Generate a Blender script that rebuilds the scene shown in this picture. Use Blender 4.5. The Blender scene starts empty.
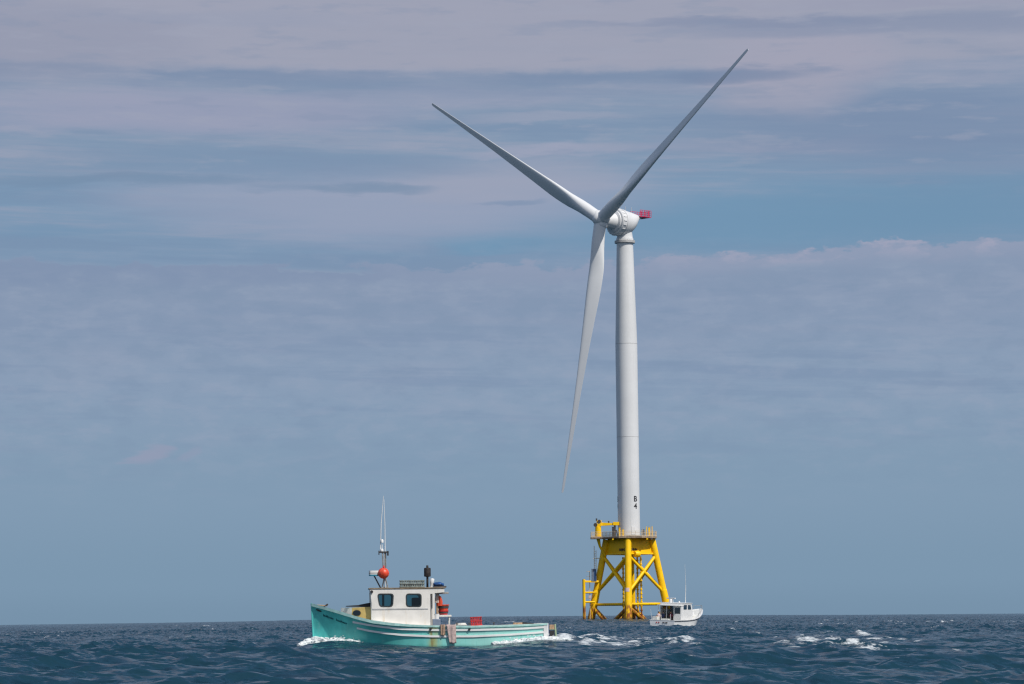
import bpy, bmesh, math, random
import numpy as np
from mathutils import Vector, Matrix

random.seed(7)
RNG = np.random.RandomState(11)
SC = bpy.context.scene
COL = SC.collection
R = math.radians

def lin(c):
    return tuple((v / 255 / 12.92) if v / 255 <= 0.04045 else ((v / 255 + 0.055) / 1.055) ** 2.4 for v in c)

# ------------------------------------------------------------------ camera
FPX = 3000.0
CAM_H = 1.5
PITCH = math.atan(276.5 / FPX)
ROLL = R(0.6377)
cd = bpy.data.cameras.new('camera')
cam = bpy.data.objects.new('camera', cd)
COL.objects.link(cam)
SC.camera = cam
cd.sensor_width = 36.0
cd.lens = 36.0 * FPX / 1024.0
cd.clip_start = 0.5
cd.clip_end = 60000
fw = Vector((0, math.cos(PITCH), math.sin(PITCH)))
up0 = Vector((0, -math.sin(PITCH), math.cos(PITCH)))
rt0 = Vector((1, 0, 0))
rt = rt0 * math.cos(ROLL) - up0 * math.sin(ROLL)
up = up0 * math.cos(ROLL) + rt0 * math.sin(ROLL)
mw = Matrix((rt, up, -fw)).transposed().to_4x4()
mw.translation = (0, 0, CAM_H)
cam.matrix_world = mw

def at(px, py, Y):
    d = fw + rt * ((px - 512) / FPX) + up * ((342 - py) / FPX)
    return Vector((0, 0, CAM_H)) + d * (Y / d.y)

# ------------------------------------------------------------------ light, sky, exposure
SUN_AZ, SUN_EL = R(46), R(49)      # azimuth to the right of the direction behind the camera
sunvec = Vector((math.sin(SUN_AZ) * math.cos(SUN_EL), -math.cos(SUN_AZ) * math.cos(SUN_EL), math.sin(SUN_EL)))
sl = bpy.data.lights.new('sun', 'SUN')
sl.energy = 4.1
sl.angle = R(0.5)
sl.color = (1.0, 0.95, 0.88)
so = bpy.data.objects.new('sun', sl)
so.rotation_euler = sunvec.to_track_quat('Z', 'Y').to_euler()
so.location = (0, 0, 60)
COL.objects.link(so)

SC.view_settings.view_transform = 'Standard'
SC.view_settings.look = 'None'
SC.view_settings.exposure = 0.0
SC.view_settings.gamma = 1.0
SC.view_settings.use_curve_mapping = False
SC.cycles.max_bounces = 6
SC.cycles.transparent_max_bounces = 8
SC.cycles.sample_clamp_indirect = 4.0
SC.cycles.filter_width = 1.3

class G:
    """small wrapper that writes math as shader nodes"""
    def __init__(s, nt):
        s.nt = nt
    def node(s, t, **kw):
        n = s.nt.nodes.new(t)
        for k, v in kw.items():
            setattr(n, k, v)
        return n
    def put(s, sock, v):
        if isinstance(v, bpy.types.NodeSocket):
            s.nt.links.new(v, sock)
        else:
            sock.default_value = v
    def m(s, op, a, b=None, c=None, clamp=False):
        n = s.node('ShaderNodeMath', operation=op, use_clamp=clamp)
        s.put(n.inputs[0], a)
        if b is not None: s.put(n.inputs[1], b)
        if c is not None: s.put(n.inputs[2], c)
        return n.outputs[0]
    def add(s, a, b): return s.m('ADD', a, b)
    def sub(s, a, b): return s.m('SUBTRACT', a, b)
    def mul(s, a, b): return s.m('MULTIPLY', a, b)
    def step(s, v, lo, hi, o0=0.0, o1=1.0):
        n = s.node('ShaderNodeMapRange', interpolation_type='SMOOTHSTEP', clamp=True)
        for i, x in enumerate((v, lo, hi, o0, o1)): s.put(n.inputs[i], x)
        return n.outputs[0]
    def vec(s, x, y, z=0.0):
        n = s.node('ShaderNodeCombineXYZ')
        s.put(n.inputs[0], x); s.put(n.inputs[1], y); s.put(n.inputs[2], z)
        return n.outputs[0]
    def noise(s, vec, scale=1.0, detail=4.0, rough=0.5, dist=0.0):
        n = s.node('ShaderNodeTexNoise')
        if vec is not None: s.put(n.inputs['Vector'], vec)
        n.inputs['Scale'].default_value = scale
        n.inputs['Detail'].default_value = detail
        n.inputs['Roughness'].default_value = rough
        n.inputs['Distortion'].default_value = dist
        return n.outputs['Fac']
    def mix(s, fac, a, b, mode='MIX'):
        n = s.node('ShaderNodeMix', data_type='RGBA', blend_type=mode)
        s.put(n.inputs['Factor'], fac)
        for sock, v in ((n.inputs['A'], a), (n.inputs['B'], b)):
            pass
        ia = [i for i in n.inputs if i.name == 'A' and i.type == 'RGBA'][0]
        ib = [i for i in n.inputs if i.name == 'B' and i.type == 'RGBA'][0]
        s.put(ia, a if isinstance(a, bpy.types.NodeSocket) else (*a[:3], 1))
        s.put(ib, b if isinstance(b, bpy.types.NodeSocket) else (*b[:3], 1))
        return [o for o in n.outputs if o.type == 'RGBA'][0]
    def ramp(s, fac, stops, interp='EASE'):
        n = s.node('ShaderNodeValToRGB')
        cr = n.color_ramp
        cr.interpolation = interp
        while len(cr.elements) < len(stops): cr.elements.new(0.5)
        for e, (p, c) in zip(cr.elements, stops):
            e.position = p; e.color = (*c, 1)
        s.put(n.inputs[0], fac)
        return n.outputs[0]

def build_world():
    w = bpy.data.worlds.new('World')
    SC.world = w
    w.use_nodes = True
    nt = w.node_tree
    nt.nodes.clear()
    g = G(nt)
    out = g.node('ShaderNodeOutputWorld')
    bg = g.node('ShaderNodeBackground')
    STR = 0.1
    bg.inputs['Strength'].default_value = STR
    nt.links.new(bg.outputs[0], out.inputs['Surface'])
    sky = g.node('ShaderNodeTexSky')
    sky.sky_type = 'NISHITA'
    sky.sun_disc = False
    sky.sun_elevation = SUN_EL
    sky.sun_rotation = math.atan2(sunvec.x, sunvec.y)
    sky.air_density = 1.0; sky.dust_density = 1.5; sky.ozone_density = 1.5
    tc = g.node('ShaderNodeTexCoord')
    sp = g.node('ShaderNodeSeparateXYZ')
    nt.links.new(tc.outputs['Generated'], sp.inputs[0])
    # azimuth and elevation of the view direction in milliradians * 3
    az = g.mul(g.m('ARCTAN2', sp.outputs[0], sp.outputs[1]), 3000.0)
    el = g.mul(g.m('ARCSINE', sp.outputs[2]), 3000.0)
    def nz(sx, sy, seed, detail=5, rough=0.55, tilt=0.0):
        e2 = g.add(el, g.mul(az, tilt)) if tilt else el
        return g.noise(g.vec(g.m('DIVIDE', az, sx), g.m('DIVIDE', e2, sy), seed), 1.0, detail, rough)
    n1 = nz(230, 34, 3.1)
    n2 = nz(70, 13, 9.7, 6)
    n3 = nz(420, 80, 21.3, 3)
    n4 = nz(46, 20, 31.9, 6, 0.6)
    n5 = nz(300, 16, 41.2, 6, 0.6, 0.03)
    n6 = nz(170, 60, 53.0, 5, 0.55)
    c1 = g.sub(n1, 0.5); c2 = g.sub(n2, 0.5); c3 = g.sub(n3, 0.5); c4 = g.sub(n4, 0.5)
    ew = g.add(el, g.add(g.mul(c1, 34.0), g.mul(c2, 16.0)))
    aw = g.add(az, g.add(g.mul(c3, 260.0), g.mul(c2, 70.0)))
    def C(r, gg, b):
        l = lin((r, gg, b))
        return tuple(v / STR for v in l)
    H = 700.0
    base = g.ramp(g.m('DIVIDE', el, H, clamp=True), [
        (0.0, C(119, 146, 170)), (40 / H, C(124, 151, 175)), (130 / H, C(130, 155, 179)),
        (250 / H, C(138, 158, 183)), (330 / H, C(133, 153, 180)), (366 / H, C(126, 151, 179)), (420 / H, C(124, 152, 180)),
        (480 / H, C(131, 152, 178)), (560 / H, C(142, 154, 178)), (1.0, C(152, 160, 181))])
    col = base
    def over(mask, c, k):
        nonlocal col
        col = g.mix(g.mul(mask, k), col, C(*c))
    def patch(a0, e0, ra, re, c, k, soft=1.0, warp=True):
        da = g.m('DIVIDE', g.sub(aw if warp else az, a0), ra)
        de = g.m('DIVIDE', g.sub(ew if warp else el, e0), re)
        d = g.add(g.mul(da, da), g.mul(de, de))
        over(g.step(d, soft, 0.0), c, k)
    def streak(lo, hi, amt_mask, c, k, n=n5):
        over(g.mul(g.step(n, lo, hi), amt_mask), c, k)
    # fine streaks through the middle and upper sky
    hi_mask = g.step(el, 190.0, 420.0)
    streak(0.48, 0.68, hi_mask, (160, 164, 184), 0.45)
    streak(0.52, 0.36, hi_mask, (118, 142, 172), 0.45)
    low_mask = g.mul(g.step(el, 120.0, 260.0), g.step(el, 370.0, 330.0))
    streak(0.50, 0.66, low_mask, (148, 162, 185), 0.5, n6)
    streak(0.50, 0.34, low_mask, (121, 143, 173), 0.45, n5)
    # clear blue gap on the right, above the lower cloud bank
    patch(270, 392, 400, 44, (113, 149, 179), 0.9, 1.0)
    patch(460, 408, 260, 60, (112, 146, 176), 0.6, 1.0)
    patch(-20, 374, 90, 12, (112, 150, 180), 0.8)
    patch(-390, 388, 120, 10, (116, 148, 178), 0.5)
    # pale cloud, left of the turbine
    patch(-120, 415, 330, 50, (152, 162, 186), 0.85)
    patch(-30, 440, 190, 30, (156, 163, 184), 0.75)
    patch(-330, 505, 300, 30, (156, 160, 184), 0.75)
    patch(-60, 520, 210, 12, (150, 158, 182), 0.5)
    patch(-260, 455, 300, 22, (124, 147, 175), 0.6)
    # dark thin streaks
    patch(-330, 437, 130, 8, (116, 141, 169), 0.6)
    patch(-180, 430, 90, 7, (116, 141, 169), 0.65)
    patch(-450, 437, 120, 9, (118, 142, 170), 0.5)
    patch(-20, 416, 50, 5, (122, 144, 174), 0.6)
    # light thin streaks
    patch(60, 502, 130, 6, (156, 163, 184), 0.6)
    patch(40, 466, 120, 7, (158, 164, 186), 0.8)
    patch(230, 466, 170, 10, (146, 156, 180), 0.6)
    # grey sheet on the right
    patch(430, 480, 300, 60, (122, 140, 170), 0.6)
    # upper sheet: sharp dark lower front at about 10.4 degrees, pale pinkish above
    front = g.add(g.add(g.step(az, -130.0, -480.0, 541.0, 552.0), g.mul(c1, 20.0)), g.add(g.add(g.mul(c4, 13.0), g.mul(c2, 8.0)), g.mul(c3, 26.0)))
    dd = g.sub(el, front)
    above = g.step(dd, -3.0, 9.0)
    over(g.mul(g.step(dd, -26.0, -1.0), g.mul(g.step(dd, 4.0, -1.0), g.mul(g.step(n6, 0.30, 0.62, 0.35, 1.0), g.step(az, 420.0, 300.0)))), (122, 141, 170), 0.7)
    over(g.mul(above, g.step(az, 560.0, 200.0, 0.75, 1.0)), (160, 163, 181), 0.85)
    patch(-480, 575, 200, 50, (146, 152, 174), 0.6)
    patch(310, 545, 130, 60, (162, 163, 182), 0.85)
    patch(240, 538, 110, 10, (118, 136, 166), 0.7)
    patch(400, 584, 330, 17, (134, 146, 172), 0.7)
    patch(250, 590, 220, 7, (134, 145, 171), 0.7)
    patch(430, 608, 240, 9, (152, 156, 178), 0.6)
    patch(-300, 600, 230, 14, (150, 158, 180), 0.5)
    # lower cloud bank with a lumpy top edge at about 6.8 degrees
    edge = g.add(g.add(353.0, g.mul(c3, 44.0)), g.add(g.add(g.mul(c4, 40.0), g.mul(c2, 12.0)), g.mul(c1, 12.0)))
    edge = g.add(edge, g.mul(g.step(az, 60.0, 420.0), 10.0))
    de = g.sub(el, edge)
    inside = g.step(de, 2.0, -2.5)
    rim = g.mul(inside, g.step(de, -26.0, -1.0))
    body = g.mul(inside, g.step(de, -150.0, -10.0))
    over(body, (135, 152, 178), 0.85)
    puff = g.mul(g.step(el, 90.0, 220.0), g.step(el, 390.0, 330.0))
    over(g.mul(puff, g.step(n4, 0.50, 0.66)), (152, 165, 187), 0.30)
    over(g.mul(puff, g.step(n4, 0.50, 0.36)), (124, 146, 173), 0.30)
    over(g.mul(puff, g.step(n2, 0.52, 0.68)), (150, 163, 186), 0.28)
    over(g.mul(rim, g.step(az, -500.0, 380.0, 0.15, 1.0)), (152, 160, 184), 0.55)
    over(g.mul(g.mul(rim, g.step(n4, 0.47, 0.62)), g.step(az, 60.0, 330.0)), (166, 167, 188), 0.8)
    over(g.mul(g.mul(inside, g.step(de, -30.0, -6.0)), g.step(az, 0.0, -200.0)), (124, 143, 173), 0.5)
    over(g.mul(g.step(el, 400.0, 470.0), g.step(n2, 0.53, 0.70)), (160, 165, 184), 0.35)
    over(g.mul(g.step(el, 400.0, 470.0), g.step(n2, 0.47, 0.32)), (126, 144, 172), 0.25)
    # small pink tufts low on the left
    patch(-380, 168, 24, 17, (152, 156, 180), 0.6)
    patch(-328, 168, 18, 10, (146, 155, 180), 0.45)
    # toward the zenith the broken sheet thins to open sky
    # above the sheet the sky opens to deeper blue
    over(g.step(el, 636.0, 960.0), (84, 122, 166), 0.92)
    over(g.step(el, 1300.0, 2600.0), (62, 98, 158), 0.8)
    over(g.mul(g.step(el, 900.0, 1300.0), g.step(n3, 0.52, 0.7)), (150, 160, 180), 0.5)
    # bright broken cloud added overhead and behind the viewer for ambient light
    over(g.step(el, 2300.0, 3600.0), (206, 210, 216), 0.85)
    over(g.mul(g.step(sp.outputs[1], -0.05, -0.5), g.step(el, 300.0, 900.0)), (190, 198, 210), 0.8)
    k = g.step(sp.outputs[2], 0.30, 0.75, 1.0, 0.55)
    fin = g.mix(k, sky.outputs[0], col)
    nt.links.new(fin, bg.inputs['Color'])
    w.cycles.sampling_method = 'MANUAL'
    w.cycles.sample_map_resolution = 512

build_world()

# ------------------------------------------------------------------ materials
def mat(name, col, rough=0.5, metal=0.0, var=0.12, scale=2.0, bump=0.0, bscale=20.0, spec=0.5, tint=None):
    """painted / weathered surface: base colour broken up by two noises in object space"""
    m = bpy.data.materials.new(name)
    m.use_nodes = True
    nt = m.node_tree
    g = G(nt)
    b = nt.nodes['Principled BSDF']
    tc = g.node('ShaderNodeTexCoord').outputs['Object']
    n = g.noise(tc, scale, 5, 0.6)
    dark = tuple(v * (1 - var * 1.6) for v in col)
    lite = tuple(min(1, v * (1 + var)) for v in col)
    if tint is not None: dark = tint
    c = g.mix(g.step(n, 0.3, 0.7), dark, lite)
    nt.links.new(c, b.inputs['Base Color'])
    b.inputs['Roughness'].default_value = rough
    b.inputs['Metallic'].default_value = metal
    b.inputs['Specular IOR Level'].default_value = spec
    if bump:
        bn = g.node('ShaderNodeBump')
        bn.inputs['Strength'].default_value = bump
        bn.inputs['Distance'].default_value = 0.02
        nt.links.new(g.noise(tc, bscale, 4, 0.6), bn.inputs['Height'])
        nt.links.new(bn.outputs[0], b.inputs['Normal'])
    return m

def turbine_paint():
    m = mat('turbine_white', (0.66, 0.67, 0.68), 0.38, var=0.03, scale=0.12)
    nt = m.node_tree; g = G(nt); b = nt.nodes['Principled BSDF']
    base = b.inputs['Base Color'].links[0].from_socket
    sp = g.node('ShaderNodeSeparateXYZ')
    nt.links.new(g.node('ShaderNodeTexCoord').outputs['Object'], sp.inputs[0])
    st = g.noise(g.vec(g.mul(sp.outputs[0], 1.3), g.mul(sp.outputs[1], 1.3), g.mul(sp.outputs[2], 0.05)), 1.0, 4, 0.6)
    c = g.mix(g.mul(g.step(st, 0.55, 0.8), 0.35), base, (0.47, 0.46, 0.43))
    nt.links.new(c, b.inputs['Base Color'])
    return m

def blade_paint():
    return mat('blade_white', (0.66, 0.67, 0.68), 0.36, var=0.02, scale=0.05)

def yellow_paint():
    """yellow steel with rust bleeding out of the splash zone (heights are world metres above the sea)"""
    m = mat('jacket_yellow', (0.93, 0.55, 0.002), 0.45, var=0.06, scale=0.6, spec=0.3)
    nt = m.node_tree; g = G(nt); b = nt.nodes['Principled BSDF']
    base = b.inputs['Base Color'].links[0].from_socket
    geo = g.node('ShaderNodeNewGeometry').outputs['Position']
    sp = g.node('ShaderNodeSeparateXYZ'); nt.links.new(geo, sp.inputs[0])
    n = g.noise(geo, 0.9, 6, 0.65)
    n2 = g.noise(g.vec(g.mul(sp.outputs[0], 2.0), g.mul(sp.outputs[1], 2.0), g.mul(sp.outputs[2], 0.4)), 1.0, 5, 0.7)
    low = g.step(sp.outputs[2], 7.5, 3.0)
    rust = g.mul(g.step(g.add(n2, g.mul(low, 0.30)), 0.66, 0.86), g.add(g.mul(low, 0.85), 0.3))
    c = g.mix(rust, base, (0.27, 0.085, 0.018))
    c = g.mix(g.mul(g.step(n, 0.62, 0.75), 0.35), c, (0.42, 0.22, 0.02))
    weed = g.step(g.add(sp.outputs[2], g.mul(n, 1.2)), 2.3, 1.5)
    c = g.mix(g.mul(weed, 0.85), c, (0.05, 0.045, 0.025))
    nt.links.new(c, b.inputs['Base Color'])
    return m

def hull_paint():
    """sun-bleached turquoise, fading aft, scuffed along the waterline, one yellow-brown bleed under the hauler"""
    m = mat('hull_turquoise', (0.10, 0.57, 0.525), 0.32, var=0.10, scale=1.3)
    nt = m.node_tree; g = G(nt); b = nt.nodes['Principled BSDF']
    base = b.inputs['Base Color'].links[0].from_socket
    tc = g.node('ShaderNodeTexCoord').outputs['Object']
    sp = g.node('ShaderNodeSeparateXYZ'); nt.links.new(tc, sp.inputs[0])
    x, z = sp.outputs[0], sp.outputs[2]
    n = g.noise(tc, 1.1, 5, 0.6)
    fade = g.step(g.add(x, g.mul(g.sub(n, 0.5), 3.0)), -3.5, 3.5)
    c = g.mix(g.mul(fade, 0.75), base, (0.42, 0.76, 0.69))
    streak = g.noise(g.vec(g.mul(x, 5.0), 0.0, g.mul(z, 0.7)), 1.0, 5, 0.7)
    c = g.mix(g.mul(g.step(streak, 0.55, 0.75), 0.35), c, (0.05, 0.30, 0.28))
    c = g.mix(g.mul(g.step(streak, 0.45, 0.28), 0.35), c, (0.34, 0.60, 0.55))
    xs = g.add(x, g.mul(g.sub(streak, 0.5), 0.6))
    st = g.mul(g.step(xs, -0.32, -0.05), g.step(xs, 0.62, 0.1))
    c = g.mix(g.mul(g.mul(st, g.step(n, 0.3, 0.55)), 0.75), c, (0.42, 0.36, 0.07))
    ru = g.mul(g.step(xs, -0.12, -0.03), g.step(xs, 0.10, 0.0))
    c = g.mix(g.mul(ru, 0.5), c, (0.22, 0.11, 0.03))
    sc = g.noise(g.vec(g.mul(x, 1.4), 3.0, g.mul(z, 6.0)), 1.0, 6, 0.75)
    c = g.mix(g.mul(g.step(sc, 0.60, 0.72), 0.55), c, (0.52, 0.66, 0.60))
    c = g.mix(g.mul(g.step(sc, 0.40, 0.30), 0.45), c, (0.05, 0.22, 0.21))
    rr2 = g.noise(g.vec(g.mul(x, 7.0), 9.0, g.mul(z, 0.5)), 1.0, 4, 0.6)
    c = g.mix(g.mul(g.mul(g.step(rr2, 0.66, 0.76), g.step(z, 0.3, 1.0)), 0.45), c, (0.30, 0.22, 0.08))
    wl = g.step(g.add(z, g.mul(n, 0.25)), 0.42, 0.25)
    c = g.mix(g.mul(wl, 0.35), c, (0.05, 0.26, 0.24))
    nt.links.new(c, b.inputs['Base Color'])
    return m

def cabin_paint():
    m = mat('cabin_cream_white', (0.76, 0.735, 0.69), 0.42, var=0.05, scale=1.6)
    nt = m.node_tree; g = G(nt); b = nt.nodes['Principled BSDF']
    base = b.inputs['Base Color'].links[0].from_socket
    tc = g.node('ShaderNodeTexCoord').outputs['Object']
    sp = g.node('ShaderNodeSeparateXYZ'); nt.links.new(tc, sp.inputs[0])
    st = g.noise(g.vec(g.mul(sp.outputs[0], 4.0), g.mul(sp.outputs[1], 4.0), g.mul(sp.outputs[2], 0.5)), 1.0, 5, 0.7)
    c = g.mix(g.mul(g.step(st, 0.54, 0.74), 0.55), base, (0.60, 0.46, 0.28))
    nt.links.new(c, b.inputs['Base Color'])
    return m

def glass(name, tint, refl=0.12):
    m = bpy.data.materials.new(name); m.use_nodes = True
    nt = m.node_tree; nt.nodes.clear(); g = G(nt)
    o = g.node('ShaderNodeOutputMaterial'); mx = g.node('ShaderNodeMixShader')
    tr = g.node('ShaderNodeBsdfTransparent'); gl = g.node('ShaderNodeBsdfGlossy')
    tr.inputs[0].default_value = (*tint, 1); gl.inputs['Roughness'].default_value = 0.03
    nt.links.new(tr.outputs[0], mx.inputs[1]); nt.links.new(gl.outputs[0], mx.inputs[2])
    fr = g.node('ShaderNodeFresnel'); fr.inputs[0].default_value = 1.45
    nt.links.new(g.add(g.mul(fr.outputs[0], 0.8), refl), mx.inputs[0])
    nt.links.new(mx.outputs[0], o.inputs[0])
    return m

MT = {
    'turb': turbine_paint(), 'blade': blade_paint(), 'yel': yellow_paint(), 'hull': hull_paint(), 'cream': cabin_paint(),
    'hwhite': mat('hull_white', (0.82, 0.82, 0.81), 0.25, var=0.03),
    'seam': mat('seam_grey', (0.46, 0.46, 0.46), 0.5),
    'mark': mat('lettering_dark', (0.03, 0.03, 0.035), 0.6),
    'magenta': mat('helihoist_red', (0.58, 0.025, 0.10), 0.5, var=0.1),
    'grate': mat('deck_grating', (0.32, 0.24, 0.17), 0.7, var=0.25),
    'rail': mat('rail_pale_yellow', (0.70, 0.55, 0.36), 0.5),
    'cab': mat('cabinet_blue_grey', (0.16, 0.20, 0.27), 0.4),
    'dsteel': mat('dark_steel', (0.06, 0.055, 0.055), 0.55, var=0.3),
    'white': mat('gelcoat_white', (0.74, 0.74, 0.73), 0.28, var=0.04),
    'white2': mat('worn_white_paint', (0.66, 0.66, 0.62), 0.45, var=0.12, scale=5),
    'aqua': mat('rail_pale_aqua', (0.38, 0.62, 0.58), 0.4, var=0.12, scale=4),
    'buff': mat('trunk_buff_yellow', (0.66, 0.47, 0.16), 0.5, var=0.12, scale=3),
    'deck': mat('deck_grey', (0.36, 0.37, 0.36), 0.7, var=0.15, scale=4),
    'black': mat('black_rubber', (0.018, 0.018, 0.02), 0.6, var=0.2),
    'frame': mat('window_rubber', (0.03, 0.04, 0.045), 0.5),
    'roofedge': mat('roof_edge_brown', (0.22, 0.17, 0.11), 0.7, var=0.3, scale=5),
    'galv': mat('galvanised_grey', (0.36, 0.35, 0.33), 0.45, metal=0.3, var=0.2, scale=6),
    'tan': mat('tan_wood', (0.42, 0.28, 0.17), 0.75, var=0.25, scale=6),
    'exh': mat('exhaust_black', (0.03, 0.022, 0.02), 0.6, var=0.4, scale=8),
    'orange': mat('buoy_orange', (0.72, 0.075, 0.03), 0.4, var=0.2, scale=9),
    'red': mat('crate_red', (0.50, 0.03, 0.03), 0.5, var=0.25, scale=6),
    'redor': mat('basket_orange_red', (0.62, 0.07, 0.025), 0.5, var=0.2, scale=6),
    'slat': mat('crate_grey_green', (0.20, 0.235, 0.22), 0.65, var=0.3, scale=5),
    'blue': mat('tarp_blue', (0.012, 0.065, 0.21), 0.5, var=0.3, scale=5),
    'cyan': mat('radar_band_blue', (0.02, 0.20, 0.30), 0.4),
    'canvas': mat('canvas_pink_white', (0.56, 0.43, 0.40), 0.9, var=0.18, scale=8, bump=0.5, bscale=14),
    'canvas2': mat('canvas_tan', (0.40, 0.27, 0.19), 0.9, var=0.2, scale=8, bump=0.5, bscale=14),
    'green': mat('pale_green_paint', (0.33, 0.42, 0.26), 0.6),
    'dblue': mat('dark_blue_paint', (0.02, 0.06, 0.16), 0.5),
    'antfoul': mat('bottom_paint_dark', (0.02, 0.022, 0.03), 0.6),
    'name': mat('name_dark_teal', (0.015, 0.13, 0.15), 0.5, var=0.4, scale=10),
    'glass': glass('window_glass_teal', (0.30, 0.50, 0.52), 0.05),
    'glass2': glass('window_glass_dark', (0.10, 0.13, 0.15), 0.10),
    'skin': mat('skin', (0.42, 0.22, 0.14), 0.55), 'hair': mat('hair_dark', (0.03, 0.02, 0.015), 0.6),
    'shirtw': mat('shirt_pale_pink', (0.62, 0.48, 0.47), 0.8), 'shirtb': mat('shirt_navy', (0.03, 0.045, 0.13), 0.8),
    'shirtm': mat('shirt_maroon', (0.12, 0.02, 0.045), 0.8), 'trou': mat('trousers_dark', (0.03, 0.03, 0.04), 0.8),
    'yelm': mat('davit_cloth', (0.55, 0.45, 0.40), 0.8),
}

# ------------------------------------------------------------------ mesh helpers
class MB:
    def __init__(s): s.v, s.f, s.mi = [], [], []
    def add(s, verts, faces, mi=0):
        b = len(s.v)
        s.v += [tuple(v) for v in verts]
        for f in faces:
            s.f.append([i + b for i in f]); s.mi.append(mi)
        return s
    def box(s, x0, x1, y0, y1, z0, z1, mi=0, M=None):
        vs = [Vector((x, y, z)) for x in (x0, x1) for y in (y0, y1) for z in (z0, z1)]
        if M is not None: vs = [M @ v for v in vs]
        return s.add(vs, [(0, 1, 3, 2), (4, 6, 7, 5), (0, 4, 5, 1), (2, 3, 7, 6), (0, 2, 6, 4), (1, 5, 7, 3)], mi)
    def loft(s, rings, mi=0, caps=True, closed=True):
        n = len(rings[0]); vs = [p for r in rings for p in r]; fs = []
        for i in range(len(rings) - 1):
            for j in range(n if closed else n - 1):
                k = (j + 1) % n
                fs.append((i * n + j, i * n + k, (i + 1) * n + k, (i + 1) * n + j))
        if caps and closed:
            fs.append(list(range(n))); fs.append([(len(rings) - 1) * n + j for j in range(n)])
        return s.add(vs, fs, mi)
    def tube(s, pts, r, n=10, mi=0, caps=True):
        pts = [Vector(p) for p in pts]
        rs = r if isinstance(r, (list, tuple)) else [r] * len(pts)
        rings = []; u = None
        for i, p in enumerate(pts):
            t = (pts[min(i + 1, len(pts) - 1)] - pts[max(i - 1, 0)]).normalized()
            if u is None:
                u = t.orthogonal().normalized()
            else:
                u = (u - t * u.dot(t)).normalized()
            w = t.cross(u)
            rings.append([p + (u * math.cos(2 * math.pi * k / n) + w * math.sin(2 * math.pi * k / n)) * rs[i] for k in range(n)])
        return s.loft(rings, mi, caps)
    def lathe(s, prof, n=24, M=None, mi=0):
        rings = []
        for r, z in prof:
            ring = [Vector((r * math.cos(2 * math.pi * k / n), r * math.sin(2 * math.pi * k / n), z)) for k in range(n)]
            rings.append([M @ v for v in ring] if M is not None else ring)
        return s.loft(rings, mi)
    def build(s, name, mats, parent=None, bevel=0.0, loc=None, angle=38):
        me = bpy.data.meshes.new(name)
        me.from_pydata(s.v, [], s.f)
        mats = mats if isinstance(mats, (list, tuple)) else [mats]
        for m in mats: me.materials.append(m)
        me.polygons.foreach_set('material_index', s.mi)
        me.polygons.foreach_set('use_smooth', [True] * len(s.f))
        bm = bmesh.new(); bm.from_mesh(me)
        bmesh.ops.recalc_face_normals(bm, faces=bm.faces)
        bm.to_mesh(me); bm.free()
        me.set_sharp_from_angle(angle=R(angle))
        o = bpy.data.objects.new(name, me)
        COL.objects.link(o)
        if parent is not None: o.parent = parent
        if loc is not None: o.location = loc
        if bevel:
            b = o.modifiers.new('bevel', 'BEVEL'); b.width = bevel; b.segments = 2; b.limit_method = 'ANGLE'
        return o

def tag(o, label=None, cat=None, group=None, kind=None):
    if label: o['label'] = label
    if cat: o['category'] = cat
    if group: o['group'] = group
    if kind: o['kind'] = kind
    return o

def thing(name, label, cat, loc=(0, 0, 0), rz=0.0, group=None):
    o = bpy.data.objects.new(name, None)
    o.empty_display_size = 0.5
    COL.objects.link(o)
    o.location = loc; o.rotation_euler = (0, 0, rz)
    return tag(o, label, cat, group)

def interp(x, pts):
    return float(np.interp(x, [p[0] for p in pts], [p[1] for p in pts]))

def sstep(a, b, x):
    t = np.clip((x - a) / (b - a), 0, 1)
    return t * t * (3 - 2 * t)

def panel(outer, holes, plane, t):
    """flat wall with openings; plane maps (a, b, depth) to a point; t = thickness"""
    bm = bmesh.new()
    es = []
    for loop in [outer] + holes:
        vs = [bm.verts.new(plane(a, b, 0)) for a, b in loop]
        es += [bm.edges.new((vs[i], vs[(i + 1) % len(vs)])) for i in range(len(vs))]
    bmesh.ops.triangle_fill(bm, use_beauty=True, edges=es)
    r = bmesh.ops.extrude_face_region(bm, geom=bm.faces[:])
    off = Vector(plane(0, 0, t)) - Vector(plane(0, 0, 0))
    bmesh.ops.translate(bm, vec=off, verts=[v for v in r['geom'] if isinstance(v, bmesh.types.BMVert)])
    bmesh.ops.recalc_face_normals(bm, faces=bm.faces)
    bm.verts.index_update()
    vs = [tuple(v.co) for v in bm.verts]; fs = [[v.index for v in f.verts] for f in bm.faces]
    bm.free()
    return vs, fs

def rrect(pts, r=0.07, k=4):
    """rounded polygon"""
    out = []
    n = len(pts)
    for i in range(n):
        p = Vector(pts[i]); a = Vector(pts[i - 1]) - p; b = Vector(pts[(i + 1) % n]) - p
        p0 = p + a.normalized() * r; p1 = p + b.normalized() * r
        for j in range(k + 1):
            t = j / k
            out.append(tuple(p0 * (1 - t) ** 2 + p * 2 * t * (1 - t) + p1 * t * t))
    return out

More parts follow.
